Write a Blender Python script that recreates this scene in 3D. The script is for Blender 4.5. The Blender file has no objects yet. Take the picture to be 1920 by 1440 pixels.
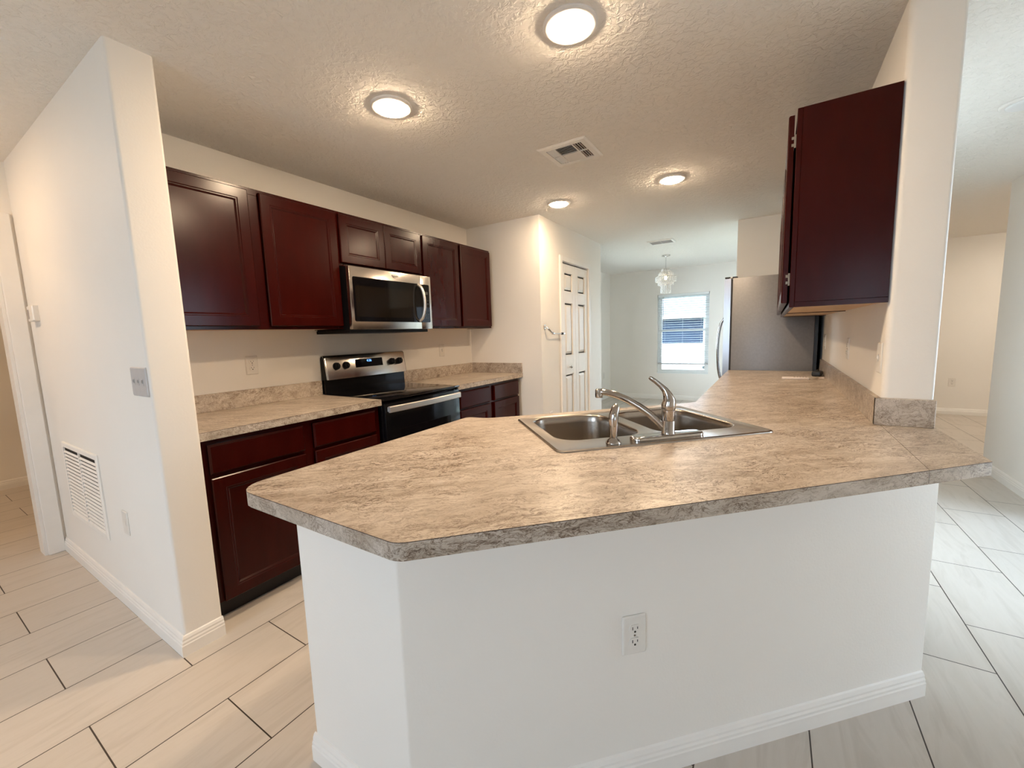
import bpy, bmesh, math, random
from mathutils import Vector, Matrix
random.seed(7)
scene = bpy.context.scene
COL = scene.collection
PI = math.pi
S2 = math.sqrt(2.0)

# ------------------------------------------------------------------ camera
YAW, PITCH, ROLL = -0.5635484, -0.11845976, -0.03238968
FPX = 773.33
def cam_axes():
    ca, sa, cb, sb = math.cos(YAW), math.sin(YAW), math.cos(PITCH), math.sin(PITCH)
    f = Vector((sa * cb, ca * cb, sb)); r = Vector((ca, -sa, 0)); u = r.cross(f)
    cr, sr = math.cos(ROLL), math.sin(ROLL)
    return cr * r + sr * u, -sr * r + cr * u, f
_r, _u, _f = cam_axes()
cam_data = bpy.data.cameras.new('camera')
cam_data.sensor_width = 36.0
cam_data.lens = FPX / 1920.0 * 36.0
cam_data.clip_start = 0.03
cam = bpy.data.objects.new('camera', cam_data)
COL.objects.link(cam)
cam.matrix_world = Matrix(((_r.x, _u.x, -_f.x, 2.732), (_r.y, _u.y, -_f.y, 0.0), (_r.z, _u.z, -_f.z, 1.297), (0, 0, 0, 1)))
scene.camera = cam

# ------------------------------------------------------------------ light, exposure
scene.view_settings.view_transform = 'Standard'
scene.view_settings.look = 'None'
scene.view_settings.gamma = 1.0
scene.view_settings.exposure = 0.15
scene.view_settings.use_curve_mapping = False
scene.cycles.use_denoising = True
scene.cycles.max_bounces = 10
scene.cycles.diffuse_bounces = 6
scene.cycles.glossy_bounces = 4
scene.cycles.transmission_bounces = 6
scene.cycles.transparent_max_bounces = 12
scene.cycles.sample_clamp_indirect = 6.0
scene.cycles.caustics_reflective = False
scene.cycles.caustics_refractive = False

SKY = 17.0
LAMP = 325.0
world = bpy.data.worlds.new('world')
scene.world = world
world.use_nodes = True
wn = world.node_tree
wn.nodes['Background'].inputs['Color'].default_value = (0.67, 0.82, 1.0, 1)
wn.nodes['Background'].inputs['Strength'].default_value = SKY

def portal(name, loc, rot, sx, sy):
    d = bpy.data.lights.new(name, 'AREA'); d.shape = 'RECTANGLE'; d.size = sx; d.size_y = sy
    d.cycles.is_portal = True
    o = bpy.data.objects.new(name, d); COL.objects.link(o); o.location = loc; o.rotation_euler = rot
REAR = [(0.7, 2.05), (3.7, 4.0)]  # second rear opening is unseen, added to brighten the living wall
SLZ0, SLZ1 = 0.6, 2.1
LDY0, LDY1 = 2.2, 4.0
DWY0, DWY1 = 5.45, 7.25  # unseen side opening, added to bring more daylight into the dining room
for _a, _b in REAR: portal('rear_window_daylight', ((_a + _b) / 2, -3.72, (SLZ0 + SLZ1) / 2), (PI / 2, 0, 0), _b - _a, SLZ1 - SLZ0)
portal('living_door_daylight', (4.47, (LDY0 + LDY1) / 2, 1.03), (0, PI / 2, 0), 2.05, LDY1 - LDY0)
portal('dining_window_daylight', (1.345, 8.18, 1.215), (-PI / 2, 0, 0), 0.9, 1.45)
portal('added_side_daylight', (-0.14, (DWY0 + DWY1) / 2, 1.25), (0, -PI / 2, 0), 1.7, DWY1 - DWY0)
portal('dining_door_daylight', (2.66, 8.18, 1.03), (-PI / 2, 0, 0), 0.8, 2.05)

# ------------------------------------------------------------------ materials
def new_mat(name):
    m = bpy.data.materials.new(name); m.use_nodes = True
    nt = m.node_tree
    return m, nt, nt.nodes['Principled BSDF']
def noise(nt, scale, detail=4, rough=0.55, vec=None, dist=0.0):
    n = nt.nodes.new('ShaderNodeTexNoise'); n.inputs['Scale'].default_value = scale
    n.inputs['Detail'].default_value = detail; n.inputs['Roughness'].default_value = rough
    n.inputs['Distortion'].default_value = dist
    if vec: nt.links.new(vec, n.inputs['Vector'])
    return n
def ramp(nt, fac, stops):
    r = nt.nodes.new('ShaderNodeValToRGB')
    e = r.color_ramp.elements
    while len(e) < len(stops): e.new(0.5)
    for k, (p, c) in enumerate(stops):
        e[k].position = p; e[k].color = (c[0], c[1], c[2], 1)
    nt.links.new(fac, r.inputs['Fac'])
    return r
def bump(nt, height, strength, dist, b):
    n = nt.nodes.new('ShaderNodeBump'); n.inputs['Strength'].default_value = strength
    n.inputs['Distance'].default_value = dist
    nt.links.new(height, n.inputs['Height']); nt.links.new(n.outputs['Normal'], b.inputs['Normal'])
def geo_pos(nt):
    return nt.nodes.new('ShaderNodeNewGeometry').outputs['Position']
def mapping(nt, vec, scale=(1, 1, 1), rot=(0, 0, 0), loc=(0, 0, 0)):
    m = nt.nodes.new('ShaderNodeMapping')
    m.inputs['Scale'].default_value = scale; m.inputs['Rotation'].default_value = rot; m.inputs['Location'].default_value = loc
    nt.links.new(vec, m.inputs['Vector'])
    return m.outputs['Vector']
def simple(name, col, rough=0.5, metal=0.0, var=0.06, nscale=30, bmp=0.0, coat=0.0, spec=0.5):
    m, nt, b = new_mat(name)
    tc = nt.nodes.new('ShaderNodeTexCoord').outputs['Object']
    n = noise(nt, nscale, 3, vec=tc)
    lo = tuple(c * (1 - var) for c in col); hi = tuple(min(1, c * (1 + var)) for c in col)
    r = ramp(nt, n.outputs['Fac'], [(0.3, lo), (0.7, hi)])
    nt.links.new(r.outputs['Color'], b.inputs['Base Color'])
    b.inputs['Roughness'].default_value = rough; b.inputs['Metallic'].default_value = metal
    b.inputs['Coat Weight'].default_value = coat; b.inputs['Specular IOR Level'].default_value = spec
    if bmp: bump(nt, n.outputs['Fac'], bmp, 0.002, b)
    return m
def emit(name, col, strength):
    m, nt, b = new_mat(name)
    b.inputs['Base Color'].default_value = (*col, 1)
    b.inputs['Emission Color'].default_value = (*col, 1); b.inputs['Emission Strength'].default_value = strength
    return m

def m_wall():
    m, nt, b = new_mat('wall_paint')
    p = geo_pos(nt)
    n = noise(nt, 130, 3, 0.5, p); n2 = noise(nt, 2.2, 3, 0.5, p)
    r = ramp(nt, n2.outputs['Fac'], [(0.3, (0.84, 0.805, 0.75)), (0.7, (0.86, 0.825, 0.77))])
    nt.links.new(r.outputs['Color'], b.inputs['Base Color'])
    b.inputs['Roughness'].default_value = 0.6
    bump(nt, n.outputs['Fac'], 0.13, 0.003, b)
    return m
def m_ceiling():
    m, nt, b = new_mat('knockdown_ceiling')
    p = geo_pos(nt)
    n = noise(nt, 34, 4, 0.55, p, 0.6)
    r = ramp(nt, n.outputs['Fac'], [(0.44, (0, 0, 0)), (0.60, (1, 1, 1))])
    b.inputs['Base Color'].default_value = (0.91, 0.875, 0.82, 1); b.inputs['Roughness'].default_value = 0.9; b.inputs['Specular IOR Level'].default_value = 0.1
    bump(nt, r.outputs['Color'], 0.7, 0.004, b)
    return m
def m_floor():
    m, nt, b = new_mat('floor_tile')
    p = geo_pos(nt)
    sp = nt.nodes.new('ShaderNodeSeparateXYZ'); nt.links.new(p, sp.inputs[0])
    ax = nt.nodes.new('ShaderNodeMath'); ax.operation = 'ADD'; ax.inputs[1].default_value = 0.0195; nt.links.new(sp.outputs['Y'], ax.inputs[0])
    ay = nt.nodes.new('ShaderNodeMath'); ay.operation = 'SUBTRACT'; ay.inputs[1].default_value = 0.178; nt.links.new(sp.outputs['X'], ay.inputs[0])
    cb = nt.nodes.new('ShaderNodeCombineXYZ'); nt.links.new(ax.outputs[0], cb.inputs[0]); nt.links.new(ay.outputs[0], cb.inputs[1])
    br = nt.nodes.new('ShaderNodeTexBrick')
    br.offset = 0.5; br.offset_frequency = 2; br.squash = 1.0
    br.inputs['Scale'].default_value = 1.0; br.inputs['Brick Width'].default_value = 0.605; br.inputs['Row Height'].default_value = 0.3
    br.inputs['Mortar Size'].default_value = 0.0021; br.inputs['Mortar Smooth'].default_value = 0.0; br.inputs['Bias'].default_value = 0.0
    br.inputs['Color1'].default_value = (0.61, 0.555, 0.495, 1); br.inputs['Color2'].default_value = (0.575, 0.52, 0.46, 1)
    br.inputs['Mortar'].default_value = (0.035, 0.022, 0.014, 1)
    nt.links.new(cb.outputs[0], br.inputs['Vector'])
    v = mapping(nt, p, (9, 1.3, 1))
    n = noise(nt, 1.6, 5, 0.6, v, 1.2)
    r = ramp(nt, n.outputs['Fac'], [(0.34, (0.90, 0.89, 0.875)), (0.5, (1, 1, 1)), (0.72, (0.95, 0.945, 0.93))])
    mx = nt.nodes.new('ShaderNodeMix'); mx.data_type = 'RGBA'; mx.blend_type = 'MULTIPLY'; mx.inputs[0].default_value = 1.0
    nt.links.new(br.outputs['Color'], mx.inputs[6]); nt.links.new(r.outputs['Color'], mx.inputs[7])
    nt.links.new(mx.outputs[2], b.inputs['Base Color'])
    b.inputs['Roughness'].default_value = 0.42
    inv = nt.nodes.new('ShaderNodeMath'); inv.operation = 'SUBTRACT'; inv.inputs[0].default_value = 1.0; nt.links.new(br.outputs['Fac'], inv.inputs[1])
    bump(nt, inv.outputs[0], 0.5, 0.002, b)
    return m
def m_laminate():
    m, nt, b = new_mat('marbled_laminate')
    p = geo_pos(nt)
    v0 = mapping(nt, p, (1, 1, 1), (0, 0, -PI / 4))
    w = noise(nt, 9.0, 4, 0.55, v0)
    mv = nt.nodes.new('ShaderNodeMix'); mv.data_type = 'RGBA'; mv.blend_type = 'LINEAR_LIGHT'; mv.inputs[0].default_value = 0.042
    nt.links.new(v0, mv.inputs[6]); nt.links.new(w.outputs['Color'], mv.inputs[7])
    v = mapping(nt, mv.outputs[2], (6.0, 23.0, 23.0), (0, 0, 0.10))
    n = noise(nt, 0.8, 8, 0.62, v, 0.3)
    r = ramp(nt, n.outputs['Fac'], [(0.30, (0.35, 0.285, 0.225)), (0.47, (0.48, 0.415, 0.345)), (0.62, (0.58, 0.515, 0.445))])
    col = r.outputs['Color']
    pm = noise(nt, 5.0, 3, 0.5, v0)
    pr = ramp(nt, pm.outputs['Fac'], [(0.36, (0.4, 0.4, 0.4)), (0.60, (1, 1, 1))])
    for sc, wd, dk in ((0.9, 0.020, (0.36, 0.29, 0.24)), (1.8, 0.026, (0.36, 0.29, 0.24)), (3.4, 0.040, (0.52, 0.45, 0.40))):
        vn = noise(nt, sc, 4, 0.6, v, 1.0)
        ab = nt.nodes.new('ShaderNodeMath'); ab.operation = 'SUBTRACT'; ab.inputs[1].default_value = 0.5; nt.links.new(vn.outputs['Fac'], ab.inputs[0])
        ab2 = nt.nodes.new('ShaderNodeMath'); ab2.operation = 'ABSOLUTE'; nt.links.new(ab.outputs[0], ab2.inputs[0])
        vr = ramp(nt, ab2.outputs[0], [(0.0, dk), (wd, (1, 1, 1)), (1.0, (1, 1, 1))])
        mx = nt.nodes.new('ShaderNodeMix'); mx.data_type = 'RGBA'; mx.blend_type = 'MULTIPLY'
        nt.links.new(pr.outputs['Color'], mx.inputs[0])
        nt.links.new(col, mx.inputs[6]); nt.links.new(vr.outputs['Color'], mx.inputs[7]); col = mx.outputs[2]
    nt.links.new(col, b.inputs['Base Color'])
    b.inputs['Roughness'].default_value = 0.32; b.inputs['Specular IOR Level'].default_value = 0.5
    return m
def m_cherry():
    m, nt, b = new_mat('dark_cherry')
    tc = nt.nodes.new('ShaderNodeTexCoord').outputs['Object']
    n = noise(nt, 1.6, 3, 0.5, mapping(nt, tc, (9, 9, 2.5)))
    r = ramp(nt, n.outputs['Fac'], [(0.2, (0.023, 0.0008, 0.0003)), (0.8, (0.033, 0.0016, 0.0006))])
    nt.links.new(r.outputs['Color'], b.inputs['Base Color'])
    b.inputs['Roughness'].default_value = 0.23; b.inputs['Specular IOR Level'].default_value = 0.22
    return m
def m_steel(name, col=(0.62, 0.58, 0.54), rough=0.3, axis=(2, 120, 120)):
    m, nt, b = new_mat(name)
    tc = nt.nodes.new('ShaderNodeTexCoord').outputs['Object']
    v = mapping(nt, tc, axis)
    n = noise(nt, 3, 3, 0.5, v)
    r = ramp(nt, n.outputs['Fac'], [(0.3, tuple(c * 0.94 for c in col)), (0.7, tuple(min(1, c * 1.05) for c in col))])
    nt.links.new(r.outputs['Color'], b.inputs['Base Color'])
    b.inputs['Metallic'].default_value = 1.0; b.inputs['Roughness'].default_value = rough
    b.inputs['Anisotropic'].default_value = 0.5
    return m
def m_glass():
    m, nt, b = new_mat('window_glass')
    out = nt.nodes['Material Output']
    t = nt.nodes.new('ShaderNodeBsdfTransparent'); t.inputs[0].default_value = (0.96, 0.98, 0.98, 1)
    g = nt.nodes.new('ShaderNodeBsdfGlossy'); g.inputs['Roughness'].default_value = 0.02
    f = nt.nodes.new('ShaderNodeFresnel'); f.inputs[0].default_value = 1.45
    mx = nt.nodes.new('ShaderNodeMixShader'); nt.links.new(f.outputs[0], mx.inputs[0]); nt.links.new(t.outputs[0], mx.inputs[1]); nt.links.new(g.outputs[0], mx.inputs[2])
    nt.links.new(mx.outputs[0], out.inputs['Surface'])
    return m
def m_shingle():
    m, nt, b = new_mat('roof_shingle')
    tc = nt.nodes.new('ShaderNodeTexCoord').outputs['Object']
    br = nt.nodes.new('ShaderNodeTexBrick'); br.inputs['Scale'].default_value = 3
    br.inputs['Color1'].default_value = (0.085, 0.095, 0.10, 1); br.inputs['Color2'].default_value = (0.07, 0.08, 0.086, 1); br.inputs['Mortar'].default_value = (0.045, 0.05, 0.055, 1)
    nt.links.new(tc, br.inputs['Vector']); nt.links.new(br.outputs['Color'], b.inputs['Base Color'])
    b.inputs['Roughness'].default_value = 0.9
    return m

M = {}
M['wall'] = m_wall(); M['ceil'] = m_ceiling(); M['floor'] = m_floor(); M['lam'] = m_laminate(); M['cherry'] = m_cherry()
M['trim'] = simple('white_trim', (0.85, 0.82, 0.775), 0.38, var=0.02, nscale=8)
M['kraft'] = simple('laminate_core_edge', (0.05, 0.028, 0.016), 0.6)
M['wood'] = simple('pale_birch', (0.56, 0.40, 0.25), 0.55, var=0.12, nscale=14)
M['kick'] = simple('toe_kick_dark', (0.012, 0.007, 0.006), 0.6)
M['steel'] = m_steel('brushed_steel', (0.56, 0.52, 0.48), 0.2)
M['sinksteel'] = m_steel('sink_steel', (0.40, 0.36, 0.32), 0.25, (60, 2, 60))
M['nickel'] = m_steel('satin_nickel', (0.50, 0.47, 0.44), 0.11, (30, 30, 2))
M['chrome'] = m_steel('chrome', (0.75, 0.74, 0.73), 0.08, (10, 10, 10))
M['black'] = simple('black_enamel', (0.004, 0.004, 0.005), 0.12, var=0.02, spec=0.2)
M['blackmat'] = simple('black_plastic', (0.006, 0.006, 0.008), 0.45, var=0.05, spec=0.2)
M['satin'] = m_steel('satin_steel', (0.80, 0.77, 0.73), 0.42)
M['blackglass'] = simple('black_glass', (0.004, 0.004, 0.005), 0.05, var=0.0, spec=0.3)
M['smoke'] = simple('smoked_glass', (0.010, 0.008, 0.006), 0.06, var=0.0, spec=0.35)
M['ring'] = simple('burner_marking', (0.05, 0.05, 0.05), 0.15, var=0.0)
M['fridge'] = simple('slate_grey_steel', (0.21, 0.208, 0.215), 0.42, metal=0.35, var=0.05, nscale=60)
M['fridgedoor'] = m_steel('slate_steel_door', (0.42, 0.41, 0.42), 0.32, (120, 120, 2))
M['gasket'] = simple('dark_gasket', (0.02, 0.02, 0.021), 0.6)
M['plate'] = simple('white_plastic', (0.78, 0.745, 0.69), 0.35, var=0.02)
M['greyplate'] = simple('grey_plastic', (0.50, 0.485, 0.48), 0.4, var=0.03)
M['slot'] = simple('dark_slot', (0.02, 0.018, 0.016), 0.7)
M['vent'] = simple('vent_white_enamel', (0.90, 0.87, 0.82), 0.4, var=0.02)
M['duct_shade'] = simple('painted_duct_shade', (0.018, 0.012, 0.009), 0.9)  # near-black backing, shade between louvers put into its colour
M['lens'] = emit('lamp_lens', (1.0, 0.75, 0.50), LAMP)
M['lenssoft'] = emit('soft_lamp_lens', (1.0, 0.75, 0.50), LAMP * 0.6)
M['lenshall'] = emit('hall_lamp_lens', (1.0, 0.69, 0.42), LAMP * 0.56)
M['lensfar'] = emit('hallway_lamp_lens', (1.0, 0.86, 0.70), LAMP * 1.25)
M['lensoff'] = simple('opal_lens', (0.80, 0.80, 0.79), 0.4, var=0.01)
M['bulb'] = emit('warm_bulb', (1.0, 0.78, 0.5), 30.0)
M['digit'] = emit('blue_digits', (0.15, 0.40, 1.0), 2.2)
M['glass'] = m_glass()
M['blind'] = simple('blind_slat_white', (0.82, 0.83, 0.82), 0.45, var=0.02)
M['vinyl'] = simple('white_vinyl', (0.80, 0.82, 0.81), 0.4, var=0.02)
M['sticker'] = simple('grey_sticker', (0.20, 0.30, 0.36), 0.5, var=0.02)
M['stickerlight'] = simple('pale_sticker', (0.62, 0.70, 0.74), 0.5, var=0.02)
M['cable'] = simple('black_rubber', (0.010, 0.012, 0.016), 0.45)
M['remote'] = simple('remote_white', (0.80, 0.73, 0.68), 0.4, var=0.02)
M['button'] = simple('remote_button_grey', (0.34, 0.30, 0.28), 0.5)
M['paper'] = simple('paper_scrap', (0.80, 0.70, 0.68), 0.7)
M['shingle'] = m_shingle()
M['stucco'] = simple('pale_stucco', (0.34, 0.335, 0.32), 0.9, var=0.03)
M['housepane'] = simple('house_pane', (0.010, 0.020, 0.040), 0.6, var=0.1, spec=0.1)
M['grass'] = simple('lawn', (0.32, 0.34, 0.27), 0.95, var=0.3, nscale=6)
M['leaf'] = simple('shrub_leaf', (0.07, 0.11, 0.06), 0.6, var=0.25)
M['patio'] = simple('patio_concrete', (0.55, 0.53, 0.50), 0.9, var=0.08, nscale=4)
def m_crystal():
    m, nt, b = new_mat('crystal')
    tc = nt.nodes.new('ShaderNodeTexCoord').outputs['Object']
    n = noise(nt, 40, 2, vec=tc)
    r = ramp(nt, n.outputs['Fac'], [(0.3, (0.92, 0.88, 0.84)), (0.7, (0.97, 0.95, 0.93))])
    nt.links.new(r.outputs['Color'], b.inputs['Base Color'])
    b.inputs['Roughness'].default_value = 0.08; b.inputs['Transmission Weight'].default_value = 0.15; b.inputs['IOR'].default_value = 1.5
    return m
M['crystal'] = m_crystal()

# ------------------------------------------------------------------ mesh helpers
def BM(): return bmesh.new()
def box(bm, x0, x1, y0, y1, z0, z1, bev=0.0, seg=2):
    t = bmesh.new()
    bmesh.ops.create_cube(t, size=1.0)
    for v in t.verts:
        v.co = Vector(((x0 + x1) / 2 + v.co.x * (x1 - x0), (y0 + y1) / 2 + v.co.y * (y1 - y0), (z0 + z1) / 2 + v.co.z * (z1 - z0)))
    if bev:
        bmesh.ops.bevel(t, geom=t.edges[:] + t.verts[:], offset=bev, segments=seg, profile=0.5, affect='EDGES', clamp_overlap=True)
    merge(bm, t)
    return bm
def merge(bm, t, mat=None):
    me = bpy.data.meshes.new('tmp'); t.to_mesh(me); t.free()
    if mat is not None: me.transform(mat)
    bm.from_mesh(me); bpy.data.meshes.remove(me)
def roundpoly(pts, radii, seg=6):
    out = []; n = len(pts)
    for i in range(n):
        p = Vector(pts[i]).to_2d(); r = radii[i] if isinstance(radii, (list, tuple)) else radii
        if r <= 0: out.append((p.x, p.y)); continue
        a = (Vector(pts[i - 1]).to_2d() - p).normalized(); b = (Vector(pts[(i + 1) % n]).to_2d() - p).normalized()
        ang = math.acos(max(-1, min(1, a.dot(b)))); d = r / math.tan(ang / 2)
        c = p + (a + b).normalized() * (r / math.sin(ang / 2))
        s = p + a * d; e = p + b * d
        a0 = math.atan2(s.y - c.y, s.x - c.x); a1 = math.atan2(e.y - c.y, e.x - c.x)
        da = a1 - a0
        while da > PI: da -= 2 * PI
        while da < -PI: da += 2 * PI
        for k in range(seg + 1):
            t = a0 + da * k / seg
            out.append((c.x + r * math.cos(t), c.y + r * math.sin(t)))
    return out
def prism(bm, poly, z0, z1):
    lo = [bm.verts.new((x, y, z0)) for x, y in poly]; hi = [bm.verts.new((x, y, z1)) for x, y in poly]
    n = len(poly)
    f1 = bm.faces.new(lo); f2 = bm.faces.new(hi)
    side = [bm.faces.new((lo[i], lo[(i + 1) % n], hi[(i + 1) % n], hi[i])) for i in range(n)]
    bmesh.ops.recalc_face_normals(bm, faces=[f1, f2] + side)
    return f1, f2, side
def rrect(x0, x1, y0, y1, r, seg=6):
    return roundpoly([(x0, y0), (x1, y0), (x1, y1), (x0, y1)], r, seg)
def loops(bm, rings, close=True, cap0=False, cap1=False):
    vs = [[bm.verts.new(p) for p in r] for r in rings]
    n = len(vs[0]); fs = []
    for a, b in zip(vs, vs[1:]):
        for i in range(n if close else n - 1):
            fs.append(bm.faces.new((a[i], a[(i + 1) % n], b[(i + 1) % n], b[i])))
    if cap0: fs.append(bm.faces.new(vs[0][::-1]))
    if cap1: fs.append(bm.faces.new(vs[-1]))
    bmesh.ops.recalc_face_normals(bm, faces=fs)
    return vs
def lathe(bm, prof, seg=24, c=(0, 0, 0), cap0=True, cap1=True):
    rings = [[(c[0] + r * math.cos(2 * PI * k / seg), c[1] + r * math.sin(2 * PI * k / seg), c[2] + z) for k in range(seg)] for r, z in prof]
    loops(bm, rings, True, cap0, cap1)
def tube(bm, path, rad, seg=12, flat=None):
    P = [Vector(p) for p in path]; n = len(P)
    R = rad if isinstance(rad, (list, tuple)) else [rad] * n
    rings = []; up = None
    for i in range(n):
        t = (P[min(i + 1, n - 1)] - P[max(i - 1, 0)]).normalized()
        if up is None:
            up = Vector((0, 0, 1)) if abs(t.z) < 0.9 else Vector((1, 0, 0))
        s = t.cross(up)
        if s.length < 1e-5: s = t.cross(Vector((0.3, 0.8, 0.1)))
        s.normalize(); up = s.cross(t).normalized()
        fl = 1.0 if flat is None else flat[i]
        rings.append([tuple(P[i] + s * (R[i] * math.cos(2 * PI * k / seg)) + up * (R[i] * fl * math.sin(2 * PI * k / seg))) for k in range(seg)])
    loops(bm, rings, True, True, True)
def obj(name, bm, mat, parent=None, smooth=False, label=None, kind=None):
    me = bpy.data.meshes.new(name)
    bm.normal_update(); bm.to_mesh(me); bm.free()
    mats = mat if isinstance(mat, (list, tuple)) else [mat]
    for m in mats: me.materials.append(M[m])
    if smooth:
        me.shade_smooth() if hasattr(me, 'shade_smooth') else None
        if smooth is not True:
            try: me.set_sharp_from_angle(angle=smooth)
            except Exception: pass
    o = bpy.data.objects.new(name, me); COL.objects.link(o)
    if parent: o.parent = parent
    if label: o['label'] = label
    if kind: o['kind'] = kind
    return o
SM = math.radians(35)
def thing(name, label, cat, loc=(0, 0, 0), rotz=0.0, group=None):
    o = bpy.data.objects.new(name, None); COL.objects.link(o)
    o.empty_display_size = 0.1
    o.location = loc; o.rotation_euler = (0, 0, rotz); o['label'] = label; o['category'] = cat
    if group: o['group'] = group
    return o
def tag(o, label, cat, group=None):
    o['label'] = label; o['category'] = cat
    if group: o['group'] = group
    return o
def struct(name, bm, mat, parent=None, smooth=False):
    o = obj(name, bm, mat, parent, smooth)
    if parent is None: o['kind'] = 'structure'
    return o
def dup(root, loc, rotz, label, group=None):
    r = root.copy(); COL.objects.link(r); r.location = loc; r.rotation_euler = (0, 0, rotz); r['label'] = label
    if group: r['group'] = group
    for ch in list(root.children):
        c = ch.copy(); COL.objects.link(c); c.parent = r
        for g in list(ch.children):
            d = g.copy(); COL.objects.link(d); d.parent = c
    return r
def baked(o, cutter):
    md = o.modifiers.new('cut', 'BOOLEAN'); md.operation = 'DIFFERENCE'; md.object = cutter; md.solver = 'EXACT'
    bpy.context.view_layer.update()
    dg = bpy.context.evaluated_depsgraph_get()
    me = bpy.data.meshes.new_from_object(o.evaluated_get(dg))
    o.modifiers.clear(); old = o.data; o.data = me; me.name = old.name; bpy.data.meshes.remove(old)
def text_mesh(body, size, depth=0.0004):
    cu = bpy.data.curves.new('lettering', 'FONT'); cu.body = body; cu.size = size; cu.extrude = depth; cu.align_x = 'CENTER'; cu.align_y = 'CENTER'
    o = bpy.data.objects.new('lettering_tmp', cu); COL.objects.link(o)
    bpy.context.view_layer.update()
    me = bpy.data.meshes.new_from_object(o.evaluated_get(bpy.context.evaluated_depsgraph_get()))
    bpy.data.objects.remove(o); bpy.data.curves.remove(cu)
    return me

# ------------------------------------------------------------------ room shell
CE = 2.40
b = BM(); box(b, -3.5, 7.2, -3.72, 8.16, -0.08, 0.0); struct('floor', b, 'floor')
b = BM(); box(b, -3.5, 7.2, -3.72, 8.16, CE, CE + 0.1); struct('ceiling', b, 'ceil')

def wall_holes_x(bm, y0, y1, x0, x1, z0, z1, holes):
    """wall running along x, thickness y0..y1, holes = [(hx0,hx1,hz0,hz1)] sorted"""
    cx = x0
    for hx0, hx1, hz0, hz1 in holes:
        box(bm, cx, hx0, y0, y1, z0, z1)
        if hz0 > z0: box(bm, hx0, hx1, y0, y1, z0, hz0)
        if hz1 < z1: box(bm, hx0, hx1, y0, y1, hz1, z1)
        cx = hx1
    box(bm, cx, x1, y0, y1, z0, z1)
def wall_holes_y(bm, x0, x1, y0, y1, z0, z1, holes):
    cy = y0
    for h0, h1, hz0, hz1 in holes:
        box(bm, x0, x1, cy, h0, z0, z1)
        if hz0 > z0: box(bm, x0, x1, h0, h1, z0, hz0)
        if hz1 < z1: box(bm, x0, x1, h0, h1, hz1, z1)
        cy = h1
    box(bm, x0, x1, cy, y1, z0, z1)

b = BM(); wall_holes_y(b, -0.12, 0.0, 0.745, 8.16, 0, CE, [(DWY0, DWY1, 0.4, 2.1)]); struct('wall_kitchen', b, 'wall')
b = BM(); prism(b, roundpoly([(-1.245, 0.60), (0.68, 0.60), (0.68, 0.745), (-1.245, 0.745)], [0, 0.012, 0.012, 0]), 0, CE); struct('wall_hall', b, 'wall', smooth=SM)
b = BM(); prism(b, [(0.0, 3.53), (0.853, 3.53), (0.853, 3.99), (0.74, 3.99), (0.74, 3.65), (0.0, 3.65)], 0, CE)
prism(b, [(0.74, 4.73), (0.853, 4.73), (0.853, 5.17), (0.0, 5.17), (0.0, 5.05), (0.74, 5.05)], 0, CE)
box(b, 0.74, 0.853, 3.99, 4.73, 2.047, CE); struct('wall_pantry', b, 'wall')
b = BM(); wall_holes_x(b, 8.03, 8.16, 0.0, 3.09, 0, CE, [(0.905, 1.785, 0.49, 1.94), (2.26, 3.06, 0.0, 2.05)]); struct('wall_far', b, 'wall')
b = BM(); box(b, 2.39, 3.09, 5.03, 5.15, 0, CE); struct('wall_fridge', b, 'wall')
b = BM(); prism(b, roundpoly([(3.09, 2.05), (3.235, 2.05), (3.235, 8.16), (3.09, 8.16)], [0.022, 0.012, 0, 0]), 0, CE); struct('wall_right', b, 'wall', smooth=SM)
b = BM(); prism(b, roundpoly([(1.565, 0.63), (1.99, 0.63), (3.217, 1.857), (3.217, 2.05), (3.09, 2.05), (3.09, 1.90), (1.945, 0.755), (1.565, 0.755)], [0.012, 0.012, 0.012, 0, 0, 0, 0, 0]), 0, 0.8755); struct('wall_peninsula', b, 'wall', smooth=SM)
b = BM(); wall_holes_y(b, 4.33, 4.45, -3.6, 5.14, 0, CE, [(LDY0, LDY1, 0.0, 2.05)]); box(b, 4.45, 7.2, 5.02, 5.14, 0, CE); struct('wall_living', b, 'wall')
b = BM(); box(b, 3.235, 7.2, 8.03 + 0.0, 8.16, 0, CE); struct('wall_hallway', b, 'wall')
b = BM(); box(b, 7.08, 7.2, 5.14, 8.03, 0, CE); struct('wall_hallway_end', b, 'wall')
b = BM(); wall_holes_y(b, -1.245, -1.125, -3.6, 0.60, 0, CE, [(-0.35, 0.512, 0.0, 2.03)]); struct('wall_left', b, 'wall')
b = BM(); box(b, -3.5, -3.37, -3.6, 1.9, 0, CE); box(b, -3.37, -0.12, 1.78, 1.9, 0, CE); box(b, -3.37, -1.245, -1.5, -1.38, 0, CE); struct('wall_utility', b, 'wall')
b = BM(); wall_holes_x(b, -3.72, -3.60, -3.5, 4.45, 0, CE, [(a0, a1, SLZ0, SLZ1) for a0, a1 in REAR]); struct('wall_rear', b, 'wall')
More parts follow.
